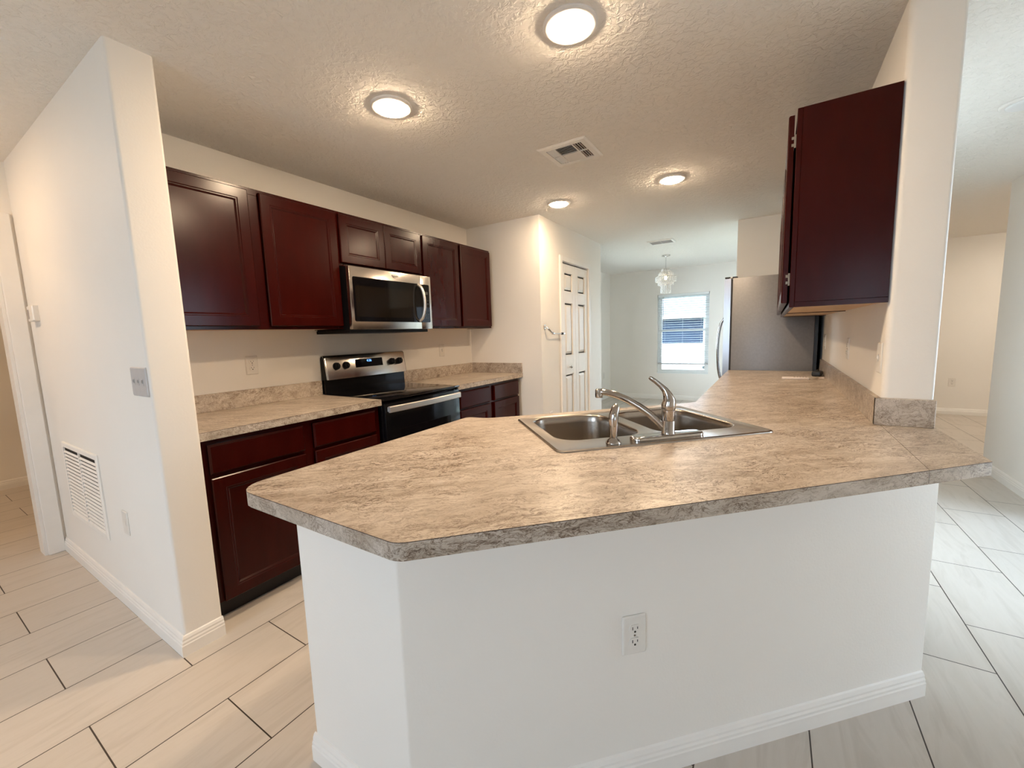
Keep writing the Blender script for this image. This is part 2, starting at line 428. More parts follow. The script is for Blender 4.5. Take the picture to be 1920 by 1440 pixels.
# rear wall windows behind the camera; the second is added for extra daylight
for k, (a0, a1) in enumerate(REAR):
    t = bpy.data.objects.new(('window_2', 'added_window_3')[k], None); COL.objects.link(t); t['kind'] = 'structure'; t.location = (0, 0, 0)
    a0, a1, y, c0, c1 = a0 + 0.002, a1 - 0.002, -3.66, SLZ0 + 0.002, SLZ1 - 0.002
    b = BM(); box(b, a0, a0 + 0.04, y - 0.02, y + 0.02, c0, c1); box(b, a1 - 0.04, a1, y - 0.02, y + 0.02, c0, c1)
    box(b, a0 + 0.04, a1 - 0.04, y - 0.02, y + 0.02, c0, c0 + 0.04); box(b, a0 + 0.04, a1 - 0.04, y - 0.02, y + 0.02, c1 - 0.04, c1)
    f = obj('window_frame', b, 'vinyl', t)
    b = BM(); box(b, a0 + 0.04, a1 - 0.04, y - 0.003, y + 0.003, c0 + 0.04, c1 - 0.04); obj('pane', b, 'glass', f)
t = bpy.data.objects.new('added_window_4', None); COL.objects.link(t); t['kind'] = 'structure'; t.location = (0, 0, 0)  # added window out of view, lights the dining room from the side
b = BM(); a0, a1, c0, c1 = DWY0 + 0.002, DWY1 - 0.002, 0.402, 2.098
box(b, -0.09, -0.05, a0, a0 + 0.04, c0, c1); box(b, -0.09, -0.05, a1 - 0.04, a1, c0, c1); box(b, -0.09, -0.05, a0 + 0.04, a1 - 0.04, c0, c0 + 0.04); box(b, -0.09, -0.05, a0 + 0.04, a1 - 0.04, c1 - 0.04, c1); f = obj('window_frame', b, 'vinyl', t)
b = BM(); box(b, -0.073, -0.067, a0 + 0.04, a1 - 0.04, c0 + 0.04, c1 - 0.04); obj('pane', b, 'glass', f)
t = bpy.data.objects.new('door_4', None); COL.objects.link(t); t['kind'] = 'structure'; t.location = (0, 0, 0)
b = BM(); a0, a1 = LDY0 + 0.002, LDY1 - 0.002
box(b, 4.37, 4.41, a0, a0 + 0.06, 0.0, 2.048); box(b, 4.37, 4.41, a1 - 0.06, a1, 0.0, 2.048); box(b, 4.37, 4.41, a0 + 0.06, a1 - 0.06, 0.0, 0.07); box(b, 4.37, 4.41, a0 + 0.06, a1 - 0.06, 1.98, 2.048); f = obj('door_frame', b, 'vinyl', t)
b = BM(); box(b, 4.387, 4.393, a0 + 0.06, a1 - 0.06, 0.07, 1.98); obj('door_glass', b, 'glass', f)
t = bpy.data.objects.new('door_3', None); COL.objects.link(t); t['kind'] = 'structure'; t.location = (0, 0, 0)
b = BM(); box(b, 2.262, 2.34, 8.07, 8.11, 0.0, 2.048); box(b, 2.98, 3.058, 8.07, 8.11, 0.0, 2.048); box(b, 2.34, 2.98, 8.07, 8.11, 0.0, 0.12); box(b, 2.34, 2.98, 8.07, 8.11, 1.94, 2.048); f = obj('door_frame', b, 'vinyl', t)
b = BM(); box(b, 2.34, 2.98, 8.087, 8.093, 0.12, 1.94); obj('door_glass', b, 'glass', f)

# baseboards
BP = [(0, 0), (0.016, 0), (0.016, 0.048), (0.0135, 0.052), (0.0135, 0.060), (0.010, 0.066), (0.010, 0.073), (0.005, 0.083), (0.0, 0.086)]
def baseboard(name, path):
    """path in plan; board on the right-hand side of travel"""
    b = BM(); P = [Vector(p) for p in path]; n = len(P); rings = []
    for i in range(n):
        d0 = (P[i] - P[i - 1]).normalized() if i > 0 else None
        d1 = (P[i + 1] - P[i]).normalized() if i < n - 1 else None
        if d0 is None: d0 = d1
        if d1 is None: d1 = d0
        n0 = Vector((d0.y, -d0.x)); n1 = Vector((d1.y, -d1.x))
        m = (n0 + n1).normalized(); m = m / max(0.3, m.dot(n0))
        rings.append([(P[i].x + m.x * o, P[i].y + m.y * o, z) for o, z in BP])
    loops(b, rings, True, True, True)
    return struct(name, b, 'trim')
baseboard('baseboard_hall', [(-1.125, 0.60), (0.68, 0.60), (0.68, 0.745)])
baseboard('baseboard_peninsula', [(1.565, 0.63), (1.99, 0.63), (3.217, 1.857)])
baseboard('baseboard_far', [(0.0, 8.03), (3.09, 8.03)][::-1] if False else [(0.0, 5.17), (0.0, 8.03), (2.25, 8.03)])
baseboard('baseboard_pantry', [(0.66, 3.53), (0.853, 3.53), (0.853, 3.948)][::1] if False else [(0.853, 3.948), (0.853, 3.53), (0.64, 3.53)][::-1])
baseboard('baseboard_pantry_end', [(0.853, 4.80), (0.853, 5.17), (0.0, 5.17)])
baseboard('baseboard_hallway', [(3.235, 8.03), (7.08, 8.03)])
baseboard('baseboard_living', [(7.08, 5.14), (4.33, 5.14), (4.33, LDY1 + 0.002)])
baseboard('baseboard_utility', [(-3.37, -1.38), (-3.37, 1.78)])
baseboard('baseboard_right', [(3.235, 8.03), (3.235, 2.05)])

# door casings
def casing_y(name, x, side, y0, y1, ztop, w=0.075, d=0.018):
    b = BM()
    xs = (x, x + side * d); xa, xb = min(xs), max(xs)
    xo = (x, x + side * d * 0.6); xc, xd = min(xo), max(xo)
    for (a0, a1, i0, i1) in ((y0 - w, y0, y0 - w * 0.35, y0), (y1, y1 + w, y1, y1 + w * 0.35)):
        box(b, xa, xb, min(a0, a1), max(a0, a1), 0, ztop + w, 0.004)
    box(b, xa, xb, y0, y1, ztop, ztop + w, 0.004)
    return b
b = casing_y('trim_1', -1.125, 1, -0.35, 0.512, 2.03)
box(b, -1.245, -1.1255, 0.497, 0.5115, 0, 2.03); box(b, -1.245, -1.1255, -0.3495, -0.335, 0, 2.03); box(b, -1.245, -1.1255, -0.335, 0.497, 2.015, 2.0295)
struct('trim_1', b, 'trim')
b = casing_y('trim_2', 0.853, 1, 3.999, 4.721, 2.04, w=0.056)
box(b, 0.74, 0.8525, 3.9905, 4.002, 0, 2.04); box(b, 0.74, 0.8525, 4.718, 4.7295, 0, 2.04); box(b, 0.74, 0.8525, 4.002, 4.718, 2.036, 2.0465)
struct('trim_2', b, 'trim')

# bifold pantry door
def panel_leaf(w, h, t=0.03):
    b = BM(); st = 0.075; fr = 0.010
    zs = [(0.20, 0.835), (1.05, 1.61), (1.735, 1.925)]
    box(b, 0, w, -t + fr + 0.006, 0, 0, h)
    box(b, 0, st, -t, -0.004, 0, h, 0.002, 1); box(b, w - st, w, -t, -0.004, 0, h, 0.002, 1)
    edges = [0.0] + [z for p in zs for z in p] + [h]
    for k in range(0, len(edges), 2): box(b, st, w - st, -t, -0.004, edges[k], edges[k + 1], 0.002, 1)
    for z0, z1 in zs:
        rings = []
        for ins, y in ((0.004, -t + fr + 0.006), (0.016, -t + fr + 0.006), (0.040, -t + 0.003), (0.042, -t + 0.002)):
            x0, x1, a0, a1 = st + ins, w - st - ins, z0 + ins, z1 - ins
            rings.append([(x0, y, a0), (x1, y, a0), (x1, y, a1), (x0, y, a1)])
        loops(b, rings, True, False, True)
    return b
t = bpy.data.objects.new('door_2', None); COL.objects.link(t); t['kind'] = 'structure'; t.location = (0.82, 4.006, 0); t.rotation_euler = (0, 0, PI / 2)
W = 0.352
l1 = obj('door_leaf', panel_leaf(W, 2.015), 'trim', t); l1.location = (0, 0, 0.008)
l2 = obj('door_leaf', panel_leaf(W, 2.015), 'trim', t); l2.location = (W + 0.004, 0, 0.008)
b = BM(); lathe(b, [(0.006, 0), (0.006, 0.012), (0.013, 0.018), (0.015, 0.026), (0.010, 0.033), (0.002, 0.035)], 16)
k = obj('door_knob', b, 'nickel', l1, smooth=SM); k.location = (0.176, -0.03, 0.917); k.rotation_euler = (PI / 2, 0, 0)

# ------------------------------------------------------------------ cabinets
def shaker(w, h, t=0.02, f=0.052):
    """door front, local x 0..w, z 0..h, back y=0, front y=-t"""
    b = BM()
    def ring(i, y): return [(i, y, i), (w - i, y, i), (w - i, y, h - i), (i, y, h - i)]
    loops(b, [ring(0.0, 0), ring(0.0, -t + 0.004), ring(0.004, -t), ring(f, -t), ring(f + 0.004, -t + 0.003), ring(f + 0.009, -t + 0.003), ring(f + 0.017, -t + 0.0095)], True, True, True)
    return b
def slabfront(w, h, t=0.02):
    b = BM()
    def ring(i, y): return [(i, y, i), (w - i, y, i), (w - i, y, h - i), (i, y, h - i)]
    loops(b, [ring(0.0, 0), ring(0.0, -t + 0.007), ring(0.009, -t), ], True, True, True)
    return b
def upper(name, label, loc, rotz, w, d, z0, z1, doors, group, frame=0.035, open_gap=0.0015, hinged=False):
    """local: x 0..w along wall, y=0 wall, y=-d face frame; z from z0"""
    t = thing(name, label, 'cabinet', (loc[0], loc[1], z0), rotz, group)
    h = z1 - z0
    b = BM(); box(b, 0, w, -d + 0.018, 0, 0.02, h, 0.001, 1); box(b, 0, 0.012, -d + 0.018, 0, 0, 0.0195); box(b, w - 0.012, w, -d + 0.018, 0, 0, 0.0195)
    obj('case', b, 'cherry', t)
    b = BM(); box(b, 0.0125, w - 0.0125, -d + 0.0185, -0.001, 0.004, 0.0195); obj('bottom_panel', b, 'wood', t, label='pale wood underside')
    b = BM()
    xs = sorted(set([0.0] + [x for dd in doors for x in dd] + [w]))
    box(b, 0, frame, -d, -d + 0.018, 0, h, 0.0015, 1); box(b, w - frame, w, -d, -d + 0.018, 0, h, 0.0015, 1)
    box(b, frame, w - frame, -d, -d + 0.018, h - 0.035, h, 0.0015, 1); box(b, frame, w - frame, -d, -d + 0.018, 0, 0.035, 0.0015, 1)
    box(b, frame, w - frame, -d + 0.012, -d + 0.017, 0.035, h - 0.035)
    if len(doors) == 2: box(b, doors[0][1] - 0.02, doors[1][0] + 0.02, -d + 0.0005, -d + 0.0175, 0.035, h - 0.035)
    obj('face_frame', b, 'cherry', t)
    for x0, x1 in doors:
        o = obj('door', shaker(x1 - x0, h - 0.036), 'cherry', t); o.location = (x0, -d - open_gap, 0.018)
        if hinged:
            for zz in (0.075, h - 0.036 - 0.09):
                q = BM(); box(q, -0.008, 0.004, 0.0, open_gap, zz, zz + 0.05, 0.001, 1); box(q, -0.010, -0.003, -0.006, open_gap + 0.001, zz + 0.006, zz + 0.018, 0.001, 1); box(q, -0.010, -0.003, -0.006, open_gap + 0.001, zz + 0.032, zz + 0.044, 0.001, 1)
                if x0 < 0.1: obj('hinge', q, 'nickel', o, label='small nickel hinge')
                else: q.free()
    return t
G = 'cherry wall cabinets over the stove counter'
UZ0, UZ1 = 1.372, 2.132
upper('wall_cabinet', 'wide cherry wall cabinet with two tall doors beside the hall wall, left of the microwave', (0, 0.752), PI / 2, 1.005, 0.305, UZ0, UZ1, [(0.012, 0.468), (0.528, 0.998)], G)
upper('wall_cabinet', 'short cherry cabinet with two small doors directly above the microwave', (0, 1.7585), PI / 2, 0.762, 0.305, 1.787, UZ1, [(0.012, 0.379), (0.382, 0.75)], G)
upper('wall_cabinet', 'cherry wall cabinet with two narrow doors right of the microwave, near the corner', (0, 2.522), PI / 2, 0.963, 0.305, UZ0, UZ1, [(0.010, 0.455), (0.487, 0.945)], G)
GR = 'cherry wall cabinets on the sink side'
upper('wall_cabinet', 'dark cherry cabinet on the right wall with its big side panel toward the room', (3.09, 3.125), -PI / 2, 1.073, 0.305, UZ0, UZ1, [(0.012, 0.528), (0.535, 1.062)], GR, open_gap=0.008)
upper('wall_cabinet', 'dark cherry wall cabinet seen edge-on, next to the refrigerator', (3.09, 4.20), -PI / 2, 1.073, 0.305, UZ0, UZ1, [(0.012, 0.528), (0.535, 1.062)], GR, open_gap=0.008)
# hinges on the near door of the right-wall cabinet
near_cab = [o for o in COL.objects if o.get('label', '').startswith('dark cherry cabinet on the right wall')][0]
near_door = [c for c in near_cab.children if c.name.startswith('door')][-1]
for zz in (0.07, 0.60):
    q = BM(); wd = 0.527
    box(q, wd - 0.004, wd + 0.006, 0.0, 0.0078, zz, zz + 0.05, 0.001, 1); box(q, wd - 0.001, wd + 0.004, -0.008, -0.0005 + 0.004, zz + 0.006, zz + 0.018, 0.001, 1); box(q, wd - 0.001, wd + 0.004, -0.008, 0.0035, zz + 0.032, zz + 0.044, 0.001, 1)
    obj('hinge', q, 'nickel', near_door, label='small bright hinge')

def base(name, label, loc, rotz, w, fronts, group, depth=0.60, left_kick=0.0):
    t = thing(name, label, 'cabinet', (loc[0], loc[1], 0), rotz, group)
    H = 0.875
    b = BM(); box(b, 0, w, -depth + 0.018, -0.002, 0.10, H, 0.001, 1); obj('case', b, 'cherry', t)
    b = BM(); box(b, 0.0, w, -depth + 0.06, -depth + 0.075, 0.0, 0.0995); obj('toe_kick', b, 'kick', t)
    b = BM(); box(b, 0, w, -depth, -depth + 0.0175, 0.10, H, 0.0015, 1); obj('face_frame', b, 'cherry', t)
    for x0, x1 in fronts:
        o = obj('drawer', slabfront(x1 - x0, 0.138), 'cherry', t); o.location = (x0, -depth - 0.0015, 0.712)
        o = obj('door', shaker(x1 - x0, 0.59), 'cherry', t); o.location = (x0, -depth - 0.0015, 0.105)
    return t
GB = 'cherry base cabinets along the stove wall'
base('base_cabinet', 'dark cherry base cabinet with two drawers and two doors, between hall wall and range', (0, 0.752), PI / 2, 1.0, [(0.038, 0.486), (0.540, 0.962)], GB)
base('base_cabinet', 'dark cherry base cabinet with two drawers, right of the range by the back wall', (0, 2.517), PI / 2, 0.965, [(0.036, 0.454), (0.520, 0.952)], GB)
# cabinets that carry the sink side counter (aisle side, mostly hidden)
base('base_cabinet', 'cherry base cabinet under the right counter beside the refrigerator', (3.085, 4.22), -PI / 2, 1.7, [(0.05, 0.8), (0.9, 1.65)], 'cherry base cabinets on the sink side', depth=0.64)

# ------------------------------------------------------------------ countertops
def slab(t, poly, name='slab', cutter=None, label=None, z=0.914):
    b = BM(); f1, f2, side = prism(b, poly, z - 0.038, z - 0.0017)
    o1 = obj(name, b, 'lam', t, smooth=SM, label=label)
    b = BM(); f1, f2, side = prism(b, poly, z - 0.0017, z)
    for f in side: f.material_index = 1
    o2 = obj('laminate_sheet', b, ['lam', 'kraft'], o1, label='top laminate sheet with dark edge line')
    if cutter:
        baked(o1, cutter); baked(o2, cutter)
    return o1
t = thing('countertop', 'short beige laminate countertop between hall wall and range', 'countertop', (0, 0, 0), 0, 'laminate countertops')
slab(t, [(0.002, 0.748), (0.635, 0.748), (0.635, 1.754), (0.002, 1.754)])
b = BM(); box(b, 0.001, 0.020, 0.748, 1.754, 0.9142, 1.016, 0.001, 1); obj('backsplash', b, 'lam', t)
b = BM(); box(b, 0.0202, 0.625, 0.7462, 0.7545, 0.9142, 0.95, 0.001, 1); obj('side_splash', b, 'lam', t)
t = thing('countertop', 'small beige laminate countertop right of the range, in the corner', 'countertop', (0, 0, 0), 0, 'laminate countertops')
slab(t, [(0.002, 2.515), (0.635, 2.515), (0.635, 3.528), (0.002, 3.528)])
b = BM(); box(b, 0.001, 0.020, 2.515, 3.528, 0.9142, 1.016, 0.001, 1); obj('backsplash', b, 'lam', t)
b = BM(); box(b, 0.0202, 0.632, 3.509, 3.528, 0.9142, 1.016, 0.001, 1); obj('side_splash', b, 'lam', t)

# peninsula counter with sink hole
SU, SV = 2.7715, 0.4235
SC = ((SU + SV) / S2, (SU - SV) / S2)
b = BM(); prism(b, rrect(-0.405, 0.405, -0.275, 0.275, 0.03), 0.70, 1.0)
cutter = obj('cutter', b, 'kraft'); cutter.location = (SC[0], SC[1], 0); cutter.rotation_euler = (0, 0, PI / 4)
bpy.context.view_layer.update()
t = thing('peninsula_countertop', 'big angled beige laminate countertop holding the sink', 'countertop', (0, 0, 0), 0, 'laminate countertops')
VB = 0.078
poly = roundpoly([(1.532, 0.50), (2.145, 0.50), (3.0895, 1.4445), (3.0895, 4.24), (2.40, 4.24), (2.40, 2.322), (1.617, 1.539), (1.512, 1.525)],
                 [0.075, 0.05, 0, 0, 0, 0.09, 0.10, 0.03])
slab(t, poly, cutter=cutter)
poly = roundpoly([(3.0905, 1.4455), (3.25, 1.605), (3.243, 2.049), (3.0905, 2.049)], [0, 0.006, 0, 0], 3)
slab(t, poly, name='end_slab', label='small counter piece past the seam')
b = BM(); box(b, 3.0705, 3.0895, 2.031, 4.235, 0.9142, 1.016, 0.001, 1); obj('backsplash', b, 'lam', t)
b = BM(); box(b, 3.0705, 3.237, 2.0302, 2.0495, 0.9142, 1.016, 0.001, 1); obj('end_splash', b, 'lam', t)
bpy.data.objects.remove(cutter)

# ------------------------------------------------------------------ sink, faucet, sprayer
t = thing('kitchen_sink', 'double-bowl stainless steel sink set in the peninsula counter', 'sink', (SC[0], SC[1], 0.914), PI / 4)
def bowl_loops(x0, x1, y0, y1):
    r0 = []
    for ins, z, rr in ((0.0, 0.0035, 0.085), (0.004, 0.0015, 0.083), (0.007, -0.006, 0.080), (0.010, -0.03, 0.078), (0.018, -0.145, 0.072), (0.026, -0.162, 0.066), (0.045, -0.172, 0.05), (0.09, -0.176, 0.03)):
        r0.append([(x, y, z) for x, y in rrect(x0 + ins, x1 - ins, y0 + ins, y1 - ins, rr, 8)])
    return r0
# local y = -(v-SV)
BL = (2.402 - SU, 2.745 - SU, -(0.585 - SV), -(0.158 - SV)); BR = (2.797 - SU, 3.147 - SU, -(0.605 - SV), -(0.165 - SV))
b = BM()
outer = [[(x, y, z) for x, y in rrect(-0.419 + i, 0.419 - i, -0.2885 + i, 0.2885 - i, 0.03 - i * 0.3, 5)] for i, z in ((0.0, 0.0006), (0.001, 0.004), (0.006, 0.0065), (0.013, 0.0055), (0.020, 0.0035))]
vs = loops(b, outer)
def edge_loop(vl): return [b.edges.get((vl[i], vl[(i + 1) % len(vl)])) or b.edges.new((vl[i], vl[(i + 1) % len(vl)])) for i in range(len(vl))]
es = edge_loop(vs[-1])
for B in (BL, BR):
    vl = [b.verts.new(p) for p in bowl_loops(*B)[0]]
    es += edge_loop(vl)
bmesh.ops.triangle_fill(b, use_beauty=True, use_dissolve=False, edges=es, normal=(0, 0, 1))
obj('sink_rim', b, 'sinksteel', t, smooth=math.radians(25))
for B in (BL, BR):
    b = BM(); loops(b, bowl_loops(*B), True, False, True)
    bw = obj('bowl', b, 'sinksteel', t, smooth=math.radians(60))
    b = BM(); lathe(b, [(0.045, 0.0), (0.045, 0.002), (0.038, 0.003), (0.034, -0.001), (0.01, -0.001), (0.008, 0.008), (0.003, 0.009)], 24, ((B[0] + B[1]) / 2, (B[2] + B[3]) / 2, -0.1755))
    obj('drain_strainer', b, 'nickel', bw, smooth=SM)

FU, FV = 2.787, 0.648
t = thing('kitchen_faucet', 'satin metal single-lever faucet with a long spout on the sink deck', 'faucet', ((FU + FV) / S2, (FU - FV) / S2, 0.9176), PI / 4)
b = BM()
rings = [[(x, y, z) for x, y in rrect(-0.146 + i, 0.136 - i, -0.031 + i, 0.031 - i, 0.0305 - i, 8)] for i, z in ((0.0, 0.0), (0.0, 0.007), (0.002, 0.0105), (0.006, 0.0125), (0.014, 0.0135))]
loops(b, rings, True, True, True); obj('base_plate', b, 'nickel', t, smooth=SM)
b = BM(); lathe(b, [(0.0235, 0.012), (0.0235, 0.016), (0.0225, 0.018), (0.0225, 0.0585), (0.0218, 0.0595), (0.0225, 0.0605), (0.0228, 0.098), (0.0222, 0.0985)], 32); obj('body', b, 'nickel', t, smooth=SM)
dv = Vector((-0.834, 0.552, 0)).normalized()
def fp(r, z): return (dv.x * r, dv.y * r, z)
b = BM()
tube(b, [fp(0.012, 0.030), fp(0.035, 0.056), fp(0.065, 0.083), (fp(0.10, 0.107)), fp(0.14, 0.130), fp(0.18, 0.147), fp(0.215, 0.156), fp(0.236, 0.158), fp(0.250, 0.156)], [0.0138, 0.0138, 0.0134, 0.0131, 0.0128, 0.0125, 0.0123, 0.0122, 0.0105], 16)
sp_ = obj('spout', b, 'nickel', t, smooth=SM)
b = BM(); lathe(b, [(0.0125, 0.0), (0.0145, 0.002), (0.0150, 0.012), (0.0145, 0.029), (0.010, 0.034)], 20, fp(0.243, 0.136)); obj('aerator', b, 'nickel', sp_, smooth=SM)
b = BM()
tube(b, [(0, 0, 0.099), (0, 0, 0.104), (0, 0, 0.118), (0.002, -0.001, 0.135), fp(0.003, 0.150), fp(0.012, 0.168), fp(0.028, 0.185), fp(0.046, 0.200), fp(0.060, 0.210), fp(0.066, 0.2135)],
     [0.0225, 0.0240, 0.0242, 0.0210, 0.0168, 0.0128, 0.0105, 0.0100, 0.0098, 0.006], 20, [1, 1, 1, 1, 0.95, 0.85, 0.75, 0.7, 0.7, 0.7])
obj('lever_handle', b, 'nickel', t, smooth=SM)

PU, PV = 2.571, 0.655
t = thing('sink_sprayer', 'upright satin metal side sprayer left of the faucet', 'sprayer', ((PU + PV) / S2, (PU - PV) / S2, 0.9176), PI / 4)
b = BM(); lathe(b, [(0.026, 0.0), (0.0255, 0.003), (0.019, 0.011), (0.0125, 0.017), (0.0115, 0.02)], 24); obj('base_flange', b, 'nickel', t, smooth=SM)
b = BM(); tube(b, [(0, 0, 0.018), (0, 0, 0.03), (0, 0, 0.06), (0, 0, 0.085), (0.003, 0.0, 0.102), (0.009, 0.002, 0.117), (0.013, 0.005, 0.122), (0.018, 0.009, 0.119)], [0.0125, 0.0135, 0.0155, 0.0162, 0.0155, 0.0145, 0.0125, 0.007], 18); wd_ = obj('wand', b, 'nickel', t, smooth=SM)
b = BM(); tube(b, [(-0.002, -0.0135, 0.058), (-0.001, -0.0165, 0.075), (0.002, -0.0145, 0.10), (0.006, -0.009, 0.114)], [0.003, 0.006, 0.006, 0.003], 10); obj('trigger', b, 'nickel', wd_, smooth=SM)

# ------------------------------------------------------------------ range
RY0, RW = 1.7575, 0.7545
t = thing('kitchen_range', 'black freestanding range with steel control panel under the microwave', 'range', (0, RY0, 0), PI / 2)
# local x 0..RW (world y), local y = -world x
b = BM(); box(b, 0.002, RW - 0.002, -0.625, -0.03, 0.07, 0.902, 0.003); box(b, 0.03, RW - 0.03, -0.58, -0.06, 0.0, 0.07); obj('body', b, 'black', t)
b = BM(); box(b, 0.0, RW, -0.655, -0.028, 0.903, 0.917, 0.004); ck = obj('cooktop', b, 'blackglass', t, smooth=SM)
for cx_, cy_, r_ in ((0.2, -0.2, 0.09), (0.2, -0.48, 0.115), (0.55, -0.2, 0.075), (0.55, -0.48, 0.1)):
    b = BM(); seg = 40
    rings = [[(cx_ + q * math.cos(2 * PI * k / seg), cy_ + q * math.sin(2 * PI * k / seg), 0.9173) for k in range(seg)] for q in (r_, r_ - 0.003)]
    loops(b, rings); obj('burner_ring', b, 'ring', ck)
# backguard: lower black, upper slanted steel panel
b = BM()
prof = [(-0.028, 0.917), (-0.050, 0.917), (-0.046, 1.02), (-0.078, 1.022), (-0.056, 1.178), (-0.044, 1.190), (-0.02, 1.190), (-0.008, 1.17), (-0.008, 0.917)]
loops(b, [[(0.004, y, z) for y, z in prof], [(RW - 0.004, y, z) for y, z in prof]], True, True, True)
obj('backguard', b, 'black', t)
def slant(x0, x1, s0, s1, off0, off1, bm, bev=0.0):
    """box on slanted panel; s along slope 0..1 from z 1.022 to 1.178"""
    pa = Vector((0, -0.078, 1.022)); pb = Vector((0, -0.056, 1.178)); d = pb - pa; nrm = Vector((0, -d.z, d.y)).normalized()
    P = []
    for o_ in (off0, off1):
        for x, s in ((x0, s0), (x1, s0), (x1, s1), (x0, s1)):
            P.append(Vector((x, 0, 0)) + pa + d * s + nrm * o_)
    vs = [bm.verts.new(p) for p in P]
    fs = [bm.faces.new([vs[i] for i in q]) for q in ((3, 2, 1, 0), (4, 5, 6, 7), (0, 1, 5, 4), (1, 2, 6, 5), (2, 3, 7, 6), (3, 0, 4, 7))]
    bmesh.ops.recalc_face_normals(bm, faces=fs)
b = BM()
rings = []
prof2 = [(-0.0815, 1.019), (-0.0595, 1.176), (-0.052, 1.188), (-0.044, 1.1925), (-0.03, 1.1925)]
def off(p): return p
for x in (0.0, 0.0135, RW - 0.0135, RW):
    ins = 0.006 if x in (0.0, RW) else 0.0
    rings.append([(x, y + ins, z - (ins if z > 1.1 else -ins * 0.5)) for y, z in prof2] + [(x, y + 0.004 + ins * 0.3, z - 0.002) for y, z in prof2[::-1]])
loops(b, rings, True, True, True)
pn = obj('control_panel', b, 'steel', t, smooth=SM)
dsp = BM(); slant(0.252, 0.508, 0.43, 0.83, 0.003, 0.0055, dsp); dd = obj('display', dsp, 'blackglass', pn)
me = text_mesh('4:36', 0.026)
pa = Vector((0, -0.078, 1.022)); pb = Vector((0, -0.056, 1.178)); d_ = (pb - pa).normalized(); nrm = Vector((0, -d_.z, d_.y))
pos = pa + (pb - pa) * 0.72 + nrm * 0.0062 + Vector((0.378, 0, 0))
me.transform(Matrix(((1, 0, 0, pos.x), (0, d_.y, nrm.y, pos.y), (0, d_.z, nrm.z, pos.z), (0, 0, 0, 1))))
me.materials.clear(); me.materials.append(M['digit'])
o = bpy.data.objects.new('clock_digits', me); COL.objects.link(o); o.parent = dd; o['label'] = 'glowing blue clock digits'
for kx in (0.086, 0.166, 0.604, 0.684):
    b = BM(); lathe(b, [(0.027, 0.0), (0.027, 0.004), (0.0245, 0.006), (0.0225, 0.020), (0.020, 0.023)], 28); box(b, -0.0055, 0.0055, -0.0225, 0.0225, 0.018, 0.031, 0.002)
    kn = obj('knob', b, 'blackmat', pn, smooth=SM)
    c = pa + (pb - pa) * 0.58 + nrm * 0.0045 + Vector((kx, 0, 0))
    kn.matrix_local = Matrix(((1, 0, 0, c.x), (0, d_.y, nrm.y, c.y), (0, d_.z, nrm.z, c.z), (0, 0, 0, 1)))
b = BM(); box(b, 0.006, RW - 0.006, -0.652, -0.626, 0.235, 0.885, 0.004); od = obj('oven_door', b, 'black', t, smooth=SM)
b = BM(); box(b, 0.12, RW - 0.12, -0.6535, -0.6515, 0.36, 0.70, 0.0005, 1); obj('oven_window', b, 'blackglass', od)
b = BM()
n_ = 14; rings = []
for k in range(n_ + 1):
    x = 0.022 + (RW - 0.044) * k / n_; e = 1 - (2 * k / n_ - 1) ** 2
    y0 = -0.678 - 0.016 * e
    rings.append([(x, y0, 0.826), (x, y0 - 0.005, 0.830), (x, y0 - 0.005, 0.862), (x, y0, 0.866), (x, y0 + 0.012, 0.866), (x, y0 + 0.012, 0.826)])
loops(b, rings, True, True, True); box(b, 0.026, 0.05, -0.68, -0.651, 0.832, 0.860); box(b, RW - 0.05, RW - 0.026, -0.68, -0.651, 0.832, 0.860)
obj('oven_handle', b, 'satin', od, smooth=SM)
b = BM(); box(b, 0.006, RW - 0.006, -0.648, -0.626, 0.075, 0.228, 0.004); obj('storage_drawer', b, 'black', t, smooth=SM)

# ------------------------------------------------------------------ microwave
MY0, MW, MZ0, MZ1 = 1.7605, 0.757, 1.366, 1.777
t = thing('microwave_oven', 'stainless over-the-range microwave with black glass door under the short cabinet', 'microwave', (0, MY0, MZ0), PI / 2)
H = MZ1 - MZ0
b = BM(); box(b, 0.002, MW - 0.002, -0.365, -0.002, 0.0, H, 0.002); box(b, -0.004, MW - 0.03, -0.372, -0.002, -0.022, -0.0005, 0.002); obj('body', b, 'blackmat', t)
b = BM(); x1 = 0.638
box(b, 0.0, x1, -0.400, -0.366, 0.0, H, 0.004); dr = obj('door', b, 'steel', t, smooth=SM)
b = BM(); box(b, x1 + 0.0015, MW, -0.400, -0.366, 0.0, H, 0.004); cp = obj('control_side', b, 'steel', t, smooth=SM)
b = BM(); prism(b, roundpoly([(0.022, 0.052), (x1 - 0.0005, 0.052), (x1 - 0.0005, 0.345), (0.022, 0.345)], [0.012, 0, 0, 0.012]), 0.3995, 0.4015)
b.transform(Matrix(((1, 0, 0, 0), (0, 0, -1, 0), (0, 1, 0, 0), (0, 0, 0, 1)))); bmesh.ops.recalc_face_normals(b, faces=b.faces); dg_ = obj('door_glass', b, 'blackglass', dr)
b = BM(); box(b, 0.038, 0.585, -0.4022, -0.4012, 0.083, 0.288); obj('viewing_window', b, 'smoke', dg_)
b = BM(); prism(b, roundpoly([(x1 + 0.0015, 0.052), (MW - 0.022, 0.052), (MW - 0.022, 0.345), (x1 + 0.0015, 0.345)], [0, 0.01, 0.01, 0]), 0.3995, 0.4015)
b.transform(Matrix(((1, 0, 0, 0), (0, 0, -1, 0), (0, 1, 0, 0), (0, 0, 0, 1)))); bmesh.ops.recalc_face_normals(b, faces=b.faces); kp = obj('keypad', b, 'blackglass', cp)
b = BM(); box(b, x1 + 0.03, MW - 0.038, -0.4021, -0.4012, 0.268, 0.29); obj('clock_window', b, 'ring', cp)
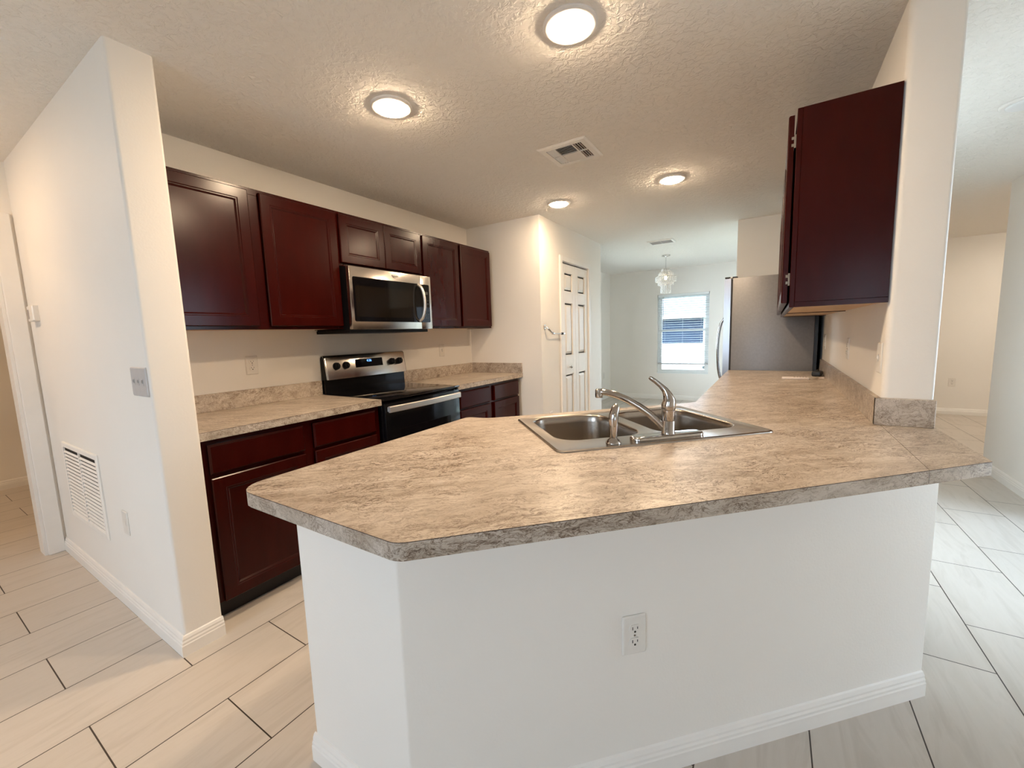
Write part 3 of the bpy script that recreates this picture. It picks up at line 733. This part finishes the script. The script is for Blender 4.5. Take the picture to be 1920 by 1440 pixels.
for i in range(6):
    for j in range(3):
        b = BM(); box(b, x1 + 0.028 + j * 0.021, x1 + 0.040 + j * 0.021, -0.4021, -0.4012, 0.085 + i * 0.027, 0.091 + i * 0.027); obj('key', b, 'ring', cp)
b = BM(); pts = []; rr = []
for k in range(15):
    a = k / 14.0; e = 1 - (2 * a - 1) ** 2
    pts.append((0.612 + 0.010 * e, -0.403 - 0.052 * math.sqrt(max(e, 0.0)) - 0.002, 0.062 + 0.278 * a)); rr.append(0.0095)
tube(b, pts, rr, 12, [1.25] * 15); obj('door_handle', b, 'satin', dr, smooth=SM)
# emblem: swirl ring with lettering
ex, ez = 0.388, 0.381
b = BM(); seg = 36; ring = []
for k in range(seg + 1):
    a = 0.5 + 2 * PI * 0.93 * k / seg
    ring.append((ex + 0.020 * math.cos(a), -0.4012, ez + 0.0125 * math.sin(a)))
tube(b, ring, [0.0009 + 0.0016 * math.sin(PI * k / seg) for k in range(seg + 1)], 8); em = obj('emblem', b, 'chrome', dr, smooth=SM)
me = text_mesh('Whirlpool', 0.016); me.transform(Matrix(((1, 0, 0, ex), (0, 0, -1, -0.4007), (0, 1, 0, ez), (0, 0, 0, 1)))); me.materials.clear(); me.materials.append(M['chrome'])
o = bpy.data.objects.new('emblem_lettering', me); COL.objects.link(o); o.parent = em

# ------------------------------------------------------------------ refrigerator
t = thing('refrigerator', 'tall dark grey steel refrigerator at the end of the counter', 'refrigerator', (3.05, 5.01, 0), -PI / 2)
FWd = 0.745   # local x 0..FWd -> world y 5.01 -> 4.265 ; local y=0 at x=3.05, front -y -> world -x
b = BM(); box(b, 0, FWd, -0.635, -0.022, 0.02, 1.738, 0.004); obj('cabinet_body', b, 'fridge', t, smooth=SM)
b = BM(); box(b, 0.006, FWd - 0.006, -0.648, -0.6355, 0.06, 1.73); obj('door_gasket', b, 'gasket', t)
def fdoor(x0, x1, z0, z1):
    b = BM(); n_ = 10; rings = []
    pts = []
    for k in range(n_ + 1):
        a = k / n_; xx = x0 + (x1 - x0) * a
        g = (xx / FWd * 2 - 1); pts.append((xx, -0.702 - 0.018 * (1 - g * g)))
    poly_ = [(x0, -0.649), (x1, -0.649)] + pts[::-1]
    prism(b, poly_, z0, z1); return b
for (x0, x1, z0, z1, nm) in ((0.001, FWd / 2 - 0.002, 0.70, 1.735, 'door'), (FWd / 2 + 0.002, FWd - 0.001, 0.70, 1.735, 'door'), (0.001, FWd - 0.001, 0.06, 0.694, 'freezer_drawer')):
    dr_ = obj(nm, fdoor(x0, x1, z0, z1), 'fridgedoor', t, smooth=SM)
    b = BM()
    if nm == 'door':
        hx = FWd / 2 + (-0.03 if x0 < 0.1 else 0.03)
        pts = [(hx, -0.722 - 0.060 * math.sqrt(max(0, 1 - (2 * k / 14 - 1) ** 2)), 0.76 + 0.64 * k / 14) for k in range(15)]
    else:
        pts = [(0.08 + (FWd - 0.16) * k / 14, -0.712 - 0.055 * math.sqrt(max(0, 1 - (2 * k / 14 - 1) ** 2)), 0.61) for k in range(15)]
    tube(b, pts, 0.0115, 12); obj('handle', b, 'nickel', dr_, smooth=SM)
for x0 in (0.01, FWd - 0.06):
    b = BM(); box(b, x0, x0 + 0.05, -0.70, -0.60, 1.7385, 1.752, 0.003); obj('hinge_cover', b, 'gasket', t, label='dark hinge cap')
b = BM(); box(b, FWd - 0.055, FWd - 0.005, -0.665, -0.64, 1.7362, 1.7378); box(b, FWd - 0.02, FWd - 0.001, -0.655, -0.638, 1.7395, 1.7515, 0.002); obj('hinge_cap', b, 'plate', t, label='small white hinge cap')
b = BM(); box(b, 0.004, FWd - 0.004, -0.0215, 0.004, 0.03, 1.73, 0.002); obj('back_panel', b, 'cable', t, label='black rear panel')
b = BM(); box(b, 0.02, FWd - 0.02, -0.60, -0.03, 0.0, 0.0195); obj('base_grille', b, 'gasket', t)

# ------------------------------------------------------------------ ceiling lights
def disc_light(label, x, y, on, group):
    t = thing('ceiling_light', label, 'ceiling light', (x, y, CE), 0, group)
    b = BM(); lathe(b, [(0.098, -0.0005), (0.098, -0.005), (0.094, -0.0095), (0.088, -0.0115), (0.0745, -0.0115), (0.0745, -0.006)], 48, cap0=True, cap1=False); obj('trim_ring', b, 'trim', t, smooth=SM)
    b = BM(); lathe(b, [(0.0742, -0.0065), (0.0742, -0.0118), (0.0722, -0.0155), (0.066, -0.0190), (0.05, -0.0215), (0.03, -0.0228), (0.001, -0.0235)], 48); obj('lens', b, on or 'lensoff', t, smooth=SM, label='glowing white lens' if on else 'unlit white lens')
    return t
GL = 'disc lights on the ceiling'
disc_light('largest lit disc ceiling light, at the top of the photo above the peninsula', 2.075, 1.51, 'lens', GL)
disc_light('lit disc ceiling light above the aisle near the left cherry wall cabinet', 1.15, 1.505, 'lens', GL)
disc_light('lit disc ceiling light to the right of the square ceiling vent', 2.065, 3.345, 'lens', GL)
disc_light('lit disc ceiling light near the top of the pantry corner', 1.15, 3.345, 'lenssoft', GL)
disc_light('unlit white disc ceiling light at the right edge, over the living room', 3.795, 3.345, None, GL)
disc_light('lit disc ceiling light in the hall left of the kitchen', -0.62, -0.15, 'lenshall', GL)
disc_light('added unseen disc light brightening the utility room behind the left doorway', -2.35, -0.1, 'lenshall', GL)  # unseen lamp, added to lift the dim room behind the doorway
disc_light('lit disc ceiling light in the far hallway behind the right wall', 5.55, 6.7, 'lensfar', GL)

# ------------------------------------------------------------------ ceiling vents
t = thing('ceiling_vent', 'square white four-way air vent between the kitchen ceiling lights', 'air vent', (1.64, 2.488, CE), 0)
HS = 0.155
b = BM()
rings = [[(x, y, z) for x, y in ((-s, -s), (s, -s), (s, s), (-s, s))] for s, z in ((HS, -0.0005), (HS, -0.003), (HS - 0.012, -0.009), (0.112, -0.009), (0.112, -0.001))]
loops(b, rings); obj('frame', b, 'vent', t)
b = BM(); box(b, -0.111, 0.111, -0.111, 0.111, -0.0022, -0.0008); obj('duct_opening', b, 'duct_shade', t)  # flat dark sheet stands in for the shade behind the louvers
b = BM()
for s in (-1, 1):
    box(b, s * 0.058 - 0.004, s * 0.058 + 0.004, -0.111, 0.111, -0.0095, -0.003)
    box(b, min(s * 0.062, s * 0.111), max(s * 0.062, s * 0.111), -0.004, 0.004, -0.0095, -0.003)
box(b, -0.054, 0.054, -0.003, 0.003, -0.0095, -0.003)
obj('divider', b, 'vent', t)
def blade(bm, p0, p1, tilt, w):
    p0, p1 = Vector(p0), Vector(p1); d = (p1 - p0).normalized(); s = Vector((d.y, -d.x, 0))
    o_ = s * (math.cos(tilt) * w / 2) + Vector((0, 0, math.sin(tilt) * w / 2)); th = Vector((0, 0, 0.0006))
    vs = [bm.verts.new(v) for v in (p0 - o_ - th, p1 - o_ - th, p1 + o_ - th, p0 + o_ - th, p0 - o_ + th, p1 - o_ + th, p1 + o_ + th, p0 + o_ + th)]
    fs = [bm.faces.new([vs[i] for i in q]) for q in ((0, 1, 2, 3), (7, 6, 5, 4), (0, 4, 5, 1), (1, 5, 6, 2), (2, 6, 7, 3), (3, 7, 4, 0))]
    bmesh.ops.recalc_face_normals(bm, faces=fs)
b = BM()
for k in range(6):
    y = -0.100 + 0.017 * k
    blade(b, (-0.053, y, -0.0065), (0.053, y, -0.0065), -0.55, 0.011); blade(b, (-0.053, -y, -0.0065), (0.053, -y, -0.0065), 0.55, 0.013)
for k in range(3):
    x = 0.071 + 0.015 * k
    for (y0, y1) in ((-0.108, -0.006), (0.006, 0.108)):
        blade(b, (x, y0, -0.0065), (x, y1, -0.0065), 1.2, 0.0045); blade(b, (-x, y0, -0.0065), (-x, y1, -0.0065), 0.6, 0.0125)
obj('louver', b, 'vent', t)
t = thing('ceiling_vent', 'flat white slotted air vent on the dining room ceiling', 'air vent', (1.51, 5.55, CE), 0)
b = BM(); rings = [[(x * s, y * r, z) for x, y in ((-1, -1), (1, -1), (1, 1), (-1, 1))] for s, r, z in ((0.155, 0.11, -0.0005), (0.155, 0.11, -0.004), (0.145, 0.10, -0.012), (0.13, 0.085, -0.012), (0.13, 0.085, -0.002))]
loops(b, rings); obj('frame', b, 'vent', t)
b = BM(); box(b, -0.129, 0.129, -0.084, 0.084, -0.003, -0.001); obj('duct_opening', b, 'greyplate', t)
b = BM()
for k in range(9): blade(b, (-0.128, -0.072 + 0.018 * k, -0.009), (0.128, -0.072 + 0.018 * k, -0.009), 0.5, 0.014)
box(b, -0.006, 0.006, -0.084, 0.084, -0.0125, -0.004); obj('louver', b, 'greyplate', t)

# ------------------------------------------------------------------ chandelier
t = thing('chandelier', 'small tiered crystal bead chandelier in front of the dining window', 'chandelier', (1.354, 6.57, CE), 0)
b = BM(); lathe(b, [(0.062, -0.0005), (0.062, -0.012), (0.056, -0.018), (0.012, -0.020), (0.008, -0.03)], 28); obj('canopy', b, 'chrome', t, smooth=SM)
b = BM(); tube(b, [(0, 0, -0.02), (0, 0, -0.30)], 0.006, 10); obj('rod', b, 'chrome', t, smooth=SM)
b = BM(); lathe(b, [(0.004, 0.0), (0.016, -0.015), (0.02, -0.035), (0.014, -0.055), (0.002, -0.065)], 16, (0, 0, -0.30)); obj('bulb', b, 'bulb', t, smooth=SM)
tiers = [(0.060, -0.207, 3), (0.100, -0.262, 3), (0.140, -0.318, 4), (0.104, -0.385, 3), (0.066, -0.430, 7)]
for (r_, z_, nb) in tiers:
    seg = 32
    b = BM(); pts = [(r_ * math.cos(2 * PI * k / seg), r_ * math.sin(2 * PI * k / seg), z_) for k in range(seg + 1)]
    tube(b, pts, 0.0035, 6); tube(b, [(-r_, 0, z_), (r_, 0, z_)], 0.0025, 6); tube(b, [(0, -r_, z_), (0, r_, z_)], 0.0025, 6)
    rg = obj('tier_ring', b, 'nickel', t, smooth=SM)
    b = BM(); ns = max(10, int(2 * PI * r_ / 0.027))
    for k in range(ns):
        a = 2 * PI * k / ns
        for j in range(nb):
            q = bmesh.new(); bmesh.ops.create_icosphere(q, subdivisions=1, radius=0.0105)
            merge(b, q, Matrix.Translation((r_ * math.cos(a), r_ * math.sin(a), z_ - 0.012 - j * 0.0175)))
    obj('crystal_strands', b, 'crystal', rg, kind='stuff')

# ------------------------------------------------------------------ window, blinds, outdoors
WX0, WX1, WZ0, WZ1 = 0.905, 1.785, 0.49, 1.94
t = bpy.data.objects.new('window_1', None); COL.objects.link(t); t['kind'] = 'structure'; t.location = (0, 0, 0)
b = BM(); yy0, yy1 = 8.085, 8.135
box(b, WX0, WX0 + 0.035, yy0, yy1, WZ0, WZ1); box(b, WX1 - 0.035, WX1, yy0, yy1, WZ0, WZ1); box(b, WX0 + 0.035, WX1 - 0.035, yy0, yy1, WZ0, WZ0 + 0.035); box(b, WX0 + 0.035, WX1 - 0.035, yy0, yy1, WZ1 - 0.035, WZ1)
obj('window_frame', b, 'vinyl', t)
for z0, z1, yo in ((0.526, 1.295, 8.09), (1.262, 1.904, 8.112)):
    b = BM(); x0, x1 = WX0 + 0.036, WX1 - 0.036
    box(b, x0, x0 + 0.035, yo, yo + 0.02, z0, z1); box(b, x1 - 0.035, x1, yo, yo + 0.02, z0, z1); box(b, x0 + 0.035, x1 - 0.035, yo, yo + 0.02, z0, z0 + 0.035); box(b, x0 + 0.035, x1 - 0.035, yo, yo + 0.02, z1 - 0.035, z1)
    s_ = obj('sash', b, 'vinyl', t)
    b = BM(); box(b, x0 + 0.035, x1 - 0.035, yo + 0.008, yo + 0.012, z0 + 0.035, z1 - 0.035); obj('pane', b, 'glass', s_)
b = BM(); box(b, WX0 + 0.0, WX1 - 0.0, 8.031, 8.084, WZ0 - 0.0, WZ0 + 0.012); obj('sill', b, 'vinyl', t)
b = BM(); lathe(b, [(0.024, 0), (0.024, 0.001)], 24); st_ = obj('sticker', b, 'sticker', t, label='round bluish sticker on the pane'); st_.location = (1.703, 8.0965, 0.607); st_.rotation_euler = (PI / 2, 0, 0)
b = BM(); box(b, -0.014, 0.014, -0.005, 0.005, 0.0012, 0.0018); o = obj('sticker_band', b, 'stickerlight', st_)
t = thing('window_blind', 'white horizontal slat blind hanging in the dining window', 'blinds', (0, 8.058, 0), 0)
b = BM(); box(b, WX0 + 0.01, WX1 - 0.01, -0.022, 0.022, 1.90, 1.938, 0.002); obj('headrail', b, 'blind', t)
b = BM(); z = 0.70; n_ = 0
while z < 1.885:
    ring0 = []; 
    for xx in (WX0 + 0.012, WX1 - 0.012):
        ring0.append([(xx, -0.022, z + 0.0030), (xx, 0.0, z + 0.0035), (xx, 0.022, z - 0.0030), (xx, 0.022, z - 0.0042), (xx, 0.0, z + 0.0023), (xx, -0.022, z + 0.0018)])
    loops(b, ring0, True, True, True)
    z += 0.0405; n_ += 1
obj('slats', b, 'blind', t)
b = BM(); box(b, WX0 + 0.012, WX1 - 0.012, -0.018, 0.018, 0.66, 0.682, 0.003); obj('bottom_rail', b, 'greyplate', t, label='grey shaded bottom rail')
b = BM()
for xx in (WX0 + 0.13, (WX0 + WX1) / 2, WX1 - 0.13):
    for yy in (-0.024, 0.024): tube(b, [(xx, yy, 0.68), (xx, yy, 1.90)], 0.0008, 5)
obj('ladder_cord', b, 'blind', t)
b = BM(); tube(b, [(1.012, -0.034, 1.90), (1.011, -0.036, 1.33)], 0.0045, 8); obj('tilt_wand', b, 'button', t, smooth=SM, label='dark tilt wand')

b = BM(); box(b, -40, 40, 8.2, 60, -0.5, -0.42); box(b, -40, -0.125, 2.0, 8.2, -0.5, -0.42); o = obj('ground', b, 'grass'); o['kind'] = 'structure'
b = BM(); box(b, -30, 30, -30, -3.74, -0.2, -0.10); box(b, 4.46, 30, -3.74, 5.0, -0.2, -0.10); o = obj('ground_patio', b, 'patio'); o['kind'] = 'structure'
t = thing('neighbour_house', 'pale house with grey roof and dark window seen through the dining window', 'house', (0, 20, -0.42), 0)
b = BM(); box(b, -6, 9, 0, 7.5, 0, 2.36); obj('wall', b, 'stucco', t)
b = BM(); ex0, ex1, ey0, ey1, ez, rz = -6.5, 9.5, -0.5, 8, 2.37, 3.75
vs = [b.verts.new(p) for p in ((ex0, ey0, ez), (ex1, ey0, ez), (ex1, ey1, ez), (ex0, ey1, ez), (-0.9, 3.75, rz - 0.1), (5.2, 3.75, rz), (ex0, ey0, ez - 0.15), (ex1, ey0, ez - 0.15), (ex1, ey1, ez - 0.15), (ex0, ey1, ez - 0.15))]
fs = [b.faces.new([vs[i] for i in q]) for q in ((0, 1, 5, 4), (2, 3, 4, 5), (3, 0, 4), (1, 2, 5), (6, 7, 1, 0), (7, 8, 2, 1), (8, 9, 3, 2), (9, 6, 0, 3), (9, 8, 7, 6))]
bmesh.ops.recalc_face_normals(b, faces=fs); obj('roof', b, 'shingle', t)
b = BM(); box(b, -6.5, 9.5, -0.53, -0.502, 2.2, 2.36); obj('fascia', b, 'stucco', t)
b = BM(); box(b, -1.66, 0.22, -0.03, -0.001, 1.06, 2.22); w_ = obj('window', b, 'stucco', t)
b = BM(); box(b, -1.58, 0.145, -0.04, -0.0305, 1.10, 2.19); obj('pane', b, 'housepane', w_)
t = thing('shrub', 'dark leafy shrub outside the lower right of the dining window', 'shrub', (2.0, 10.6, -0.42), 0)
b = BM(); tube(b, [(0, 0, 0), (0.02, 0, 0.5), (0, 0.02, 1.0)], [0.02, 0.015, 0.006], 8); obj('stem', b, 'kick', t)
b = BM(); rnd = random.Random(3)
for k in range(420):
    zz = 0.35 + rnd.random() * 1.15; rad = 0.42 * (1 - abs(zz - 0.9) / 0.75) + 0.05; a = rnd.random() * 2 * PI; q = rad * math.sqrt(rnd.random())
    c = Vector((q * math.cos(a), q * math.sin(a), zz)); d = Vector((math.cos(a + rnd.uniform(-.8, .8)), math.sin(a + rnd.uniform(-.8, .8)), rnd.uniform(-.5, .6))).normalized(); s = d.cross(Vector((0, 0, 1))).normalized() * 0.022; L = rnd.uniform(0.06, 0.11)
    up_ = Vector((0, 0, 0.004))
    vv = [b.verts.new(p) for p in (c, c + d * L * 0.5 + s, c + d * L, c + d * L * 0.5 - s, c + d * L * 0.5 + up_ * 2)]
    for q_ in ((0, 1, 4), (1, 2, 4), (2, 3, 4), (3, 0, 4)): b.faces.new([vv[i] for i in q_])
obj('foliage', b, 'leaf', t)

# ------------------------------------------------------------------ plates, outlets, switches
def plate_mesh(w, h, d=0.006):
    b = BM(); rings = [[(x, y, z) for x, z in rrect(-w / 2 + i, w / 2 - i, -h / 2 + i, h / 2 - i, 0.004, 3)] for i, y in ((0, -0.0004), (0, -0.003), (0.004, -d))]
    loops(b, rings, True, True, True); return b
def outlet(label, loc, rotz, group='wall outlets'):
    t = thing('wall_outlet', label, 'outlet', loc, rotz, group)
    obj('cover_plate', plate_mesh(0.072, 0.117), 'plate', t)
    for s in (-1, 1):
        b = BM()
        pts = []
        for k in range(28):
            a = 2 * PI * k / 28; x = 0.0175 * math.cos(a); z = 0.0175 * math.sin(a); pts.append((x, max(-0.0135, min(0.0135, z)) + s * 0.0195))
        loops(b, [[(x, y, z) for x, z in pts] for y in (-0.0058, -0.0085)], True, True, True)
        rc = obj('receptacle', b, 'plate', t)
        b = BM(); box(b, -0.0085, -0.0063, -0.0089, -0.0084, s * 0.0195 - 0.001, s * 0.0195 + 0.0078); box(b, 0.0063, 0.0085, -0.0089, -0.0084, s * 0.0195 + 0.0005, s * 0.0195 + 0.0072)
        q = []
        for k in range(12):
            a = 2 * PI * k / 12; q.append((0.0032 * math.cos(a), s * 0.0195 - 0.0068 + 0.0032 * math.sin(a)))
        loops(b, [[(x, y, z) for x, z in q] for y in (-0.0084, -0.0089)], True, True, True)
        obj('slot', b, 'slot', rc)
    b = BM(); lathe(b, [(0.003, 0), (0.003, 0.001), (0.001, 0.0014)], 10); sc = obj('screw', b, 'nickel', t); sc.location = (0, -0.0058, 0); sc.rotation_euler = (PI / 2, 0, 0)
    return t
A45 = PI / 4
o1 = outlet('white duplex outlet low on the angled peninsula wall', (2.4315 + 0.0003, 1.0715 - 0.0003, 0.453), A45)
dup(o1, (0.0, 1.306, 1.163), PI / 2, 'white duplex outlet above the left counter, left of the range')
dup(o1, (3.09, 4.10, 1.163), -PI / 2, 'outlet on the right wall nearest the refrigerator')
dup(o1, (3.09, 2.915, 1.163), -PI / 2, 'outlet on the right wall below the cherry cabinet, middle of the three')
dup(o1, (0.853, 3.697, 0.453), PI / 2, 'outlet low on the pantry wall beneath the towel bar')
dup(o1, (0.0, 7.65, 0.453), PI / 2, 'outlet low on the dining room side wall, left of the far corner')
dup(o1, (4.86, 8.03, 0.453), 0, 'outlet low on the tan hallway wall')
def rocker(label, loc, rotz, n=1, mat='plate', group='wall switches'):
    t = thing('wall_switch', label, 'switch', loc, rotz, group)
    w = 0.072 + 0.046 * (n - 1)
    obj('cover_plate', plate_mesh(w, 0.117), mat, t)
    for k in range(n):
        x = (k - (n - 1) / 2) * 0.046
        b = BM(); box(b, x - 0.006, x + 0.006, -0.0068, -0.0055, -0.014, 0.014); obj('toggle_slot', b, 'greyplate', t)
        b = BM(); rings = [[(x + sx * 0.004, y, z0 + sz * hh) for sx, sz in ((-1, -1), (1, -1), (1, 1), (-1, 1))] for y, z0, hh in ((-0.0068, 0.001, 0.007), (-0.0115, 0.004, 0.005))]
        loops(b, rings, True, True, True); obj('toggle', b, mat, t)
    return t
rocker('white light switch above the small counter right of the range', (0.0, 3.058, 1.17), PI / 2)
rocker('switch at the near end of the right wall, beside the wall corner', (3.09, 2.112, 1.163), -PI / 2)
rocker('grey three-toggle switch plate on the hall wall near its corner', (0.588, 0.60, 1.158), 0, 3, 'greyplate')
t = thing('blank_plate', 'small blank white plate low on the hall wall, right of the grille', 'wall plate', (0.148, 0.60, 0.465), 0)
obj('cover_plate', plate_mesh(0.072, 0.117), 'plate', t)
b = BM(); box(b, -0.011, 0.011, -0.0068, -0.0058, -0.012, 0.012); obj('jack', b, 'plate', t)
# thermostat
t = thing('thermostat', 'white thermostat on the hall wall beside the door casing', 'thermostat', (-0.93, 0.60, 1.51), 0)
b = BM(); rings = [[(x, y, z) for x, z in rrect(-0.062 + i, 0.062 - i, -0.046 + i, 0.046 - i, 0.006, 4)] for i, y in ((0, -0.0004), (0, -0.022), (0.004, -0.027))]
loops(b, rings, True, True, True); cs = obj('housing', b, 'plate', t)
b = BM(); box(b, -0.052, -0.018, -0.0275, -0.0266, -0.03, 0.024); obj('screen', b, 'button', cs, label='grey screen')
# return air grille
t = thing('return_air_grille', 'large white louvered air return low on the hall wall', 'air vent', (-0.48, 0.60, 0.53), 0)
GW, GH = 0.33, 0.228
b = BM(); rings = [[(x, y, z) for x, z in ((-a, -c), (a, -c), (a, c), (-a, c))] for a, c, y in ((GW, GH, -0.0004), (GW, GH, -0.006), (GW - 0.006, GH - 0.006, -0.009), (GW - 0.028, GH - 0.028, -0.009), (GW - 0.028, GH - 0.028, -0.001))]
loops(b, rings); box(b, -0.008, 0.008, -0.0085, -0.002, -GH + 0.028, GH - 0.028); obj('frame', b, 'vent', t)
b = BM(); box(b, -GW + 0.029, GW - 0.029, -0.0018, -0.0006, -GH + 0.029, GH - 0.029); obj('duct_opening', b, 'duct_shade', t)  # flat sheet, the shade between the louvers is in its colour
b = BM(); zz = -GH + 0.036
while zz < GH - 0.034:
    for (xa, xb) in ((-GW + 0.0285, -0.0085), (0.0085, GW - 0.0285)):
        rr_ = [[(xx, -0.0022, zz + 0.003), (xx, -0.0030, zz + 0.0038), (xx, -0.0090, zz - 0.0065), (xx, -0.0082, zz - 0.0073)] for xx in (xa, xb)]
        loops(b, rr_, True, True, True)
    zz += 0.0215
obj('louver', b, 'vent', t)

# ------------------------------------------------------------------ towel bar, small things
t = thing('towel_bar', 'chrome towel bar on the pantry wall left of the folding door', 'towel bar', (0.853, 3.60, 1.33), 0)
b = BM(); tube(b, [(0.0005, 0, 0.035), (0.006, 0, 0.035)], 0.022, 18); tube(b, [(0.005, 0, 0.036), (0.018, -0.001, 0.033), (0.034, 0.0, 0.022), (0.046, 0.008, 0.004), (0.055, 0.022, -0.014), (0.060, 0.038, -0.025), (0.063, 0.055, -0.031)], [0.009, 0.009, 0.0095, 0.010, 0.010, 0.010, 0.011], 12); obj('curved_arm', b, 'chrome', t, smooth=SM)
b = BM(); tube(b, [(0.062, 0.05, -0.03), (0.064, 0.07, -0.034)], [0.015, 0.013], 14); tube(b, [(0.063, 0.06, -0.032), (0.063, 0.29, -0.036)], 0.0065, 10); obj('rod', b, 'chrome', t, smooth=SM)
b = BM(); tube(b, [(0.063, 0.25, -0.036), (0.063, 0.275, -0.036)], 0.012, 14); obj('dark_collar', b, 'gasket', t, smooth=SM, label='dark collar')
b = BM(); tube(b, [(0.0005, 0.30, -0.036), (0.063, 0.30, -0.036)], 0.008, 10); tube(b, [(0.063, 0.275, -0.036), (0.063, 0.31, -0.036)], 0.013, 14); obj('end_post', b, 'chrome', t, smooth=SM)

t = thing('remote_control', 'slim pale remote control lying on the counter by the refrigerator', 'remote', (2.883, 3.585, 0.9142), math.radians(2))
b = BM(); box(b, -0.081, 0.081, -0.02, 0.02, 0.0, 0.016, 0.004); hs = obj('housing', b, 'remote', t, smooth=SM)
b = BM()
for k in range(5): box(b, -0.01 + 0.017 * k, 0.0 + 0.017 * k, -0.012, -0.002, 0.0158, 0.0178); box(b, -0.01 + 0.017 * k, 0.0 + 0.017 * k, 0.003, 0.012, 0.0158, 0.0178)
obj('buttons', b, 'button', hs)
t = thing('power_cord', 'black power cord with chunky plug on the counter beside the refrigerator', 'cord', (3.03, 3.86, 0.9165), 0)
b = BM(); box(b, -0.028, 0.028, -0.06, 0.06, 0.0, 0.034, 0.008)
b.transform(Matrix.Rotation(math.radians(-12), 4, 'Z')); obj('plug', b, 'cable', t, smooth=SM)
b = BM(); tube(b, [(-0.008, 0.05, 0.02), (0.0, 0.16, 0.012), (0.010, 0.26, 0.010), (0.024, 0.34, 0.012), (0.028, 0.36, 0.010)], 0.0062, 10); obj('cable', b, 'cable', t, smooth=SM)
b = BM(); box(b, -0.015, 0.015, -0.012, 0.012, 0.0, 0.002); o = obj('paper_scrap', b, 'paper'); o.location = (3.045, 3.70, 0.9143); tag(o, 'tiny pale paper scrap on the counter in front of the black plug', 'paper')

# wire shelf in the utility room
t = thing('wire_shelf', 'white wire shelf on the utility room wall at the left edge', 'shelf', (-3.37, 0.0, 1.63), 0)
b = BM()
for k in range(7): tube(b, [(0.02 + 0.05 * k, -1.2, 0), (0.02 + 0.05 * k, 0.55, 0)], 0.004, 6)
tube(b, [(0.32, -1.2, -0.03), (0.32, 0.55, -0.03)], 0.004, 6)
obj('wires', b, 'trim', t)
b = BM()
for y in (-1.0, -0.3, 0.4): tube(b, [(0.002, y, -0.25), (0.31, y, -0.006)], 0.005, 6)
obj('bracket', b, 'trim', t)
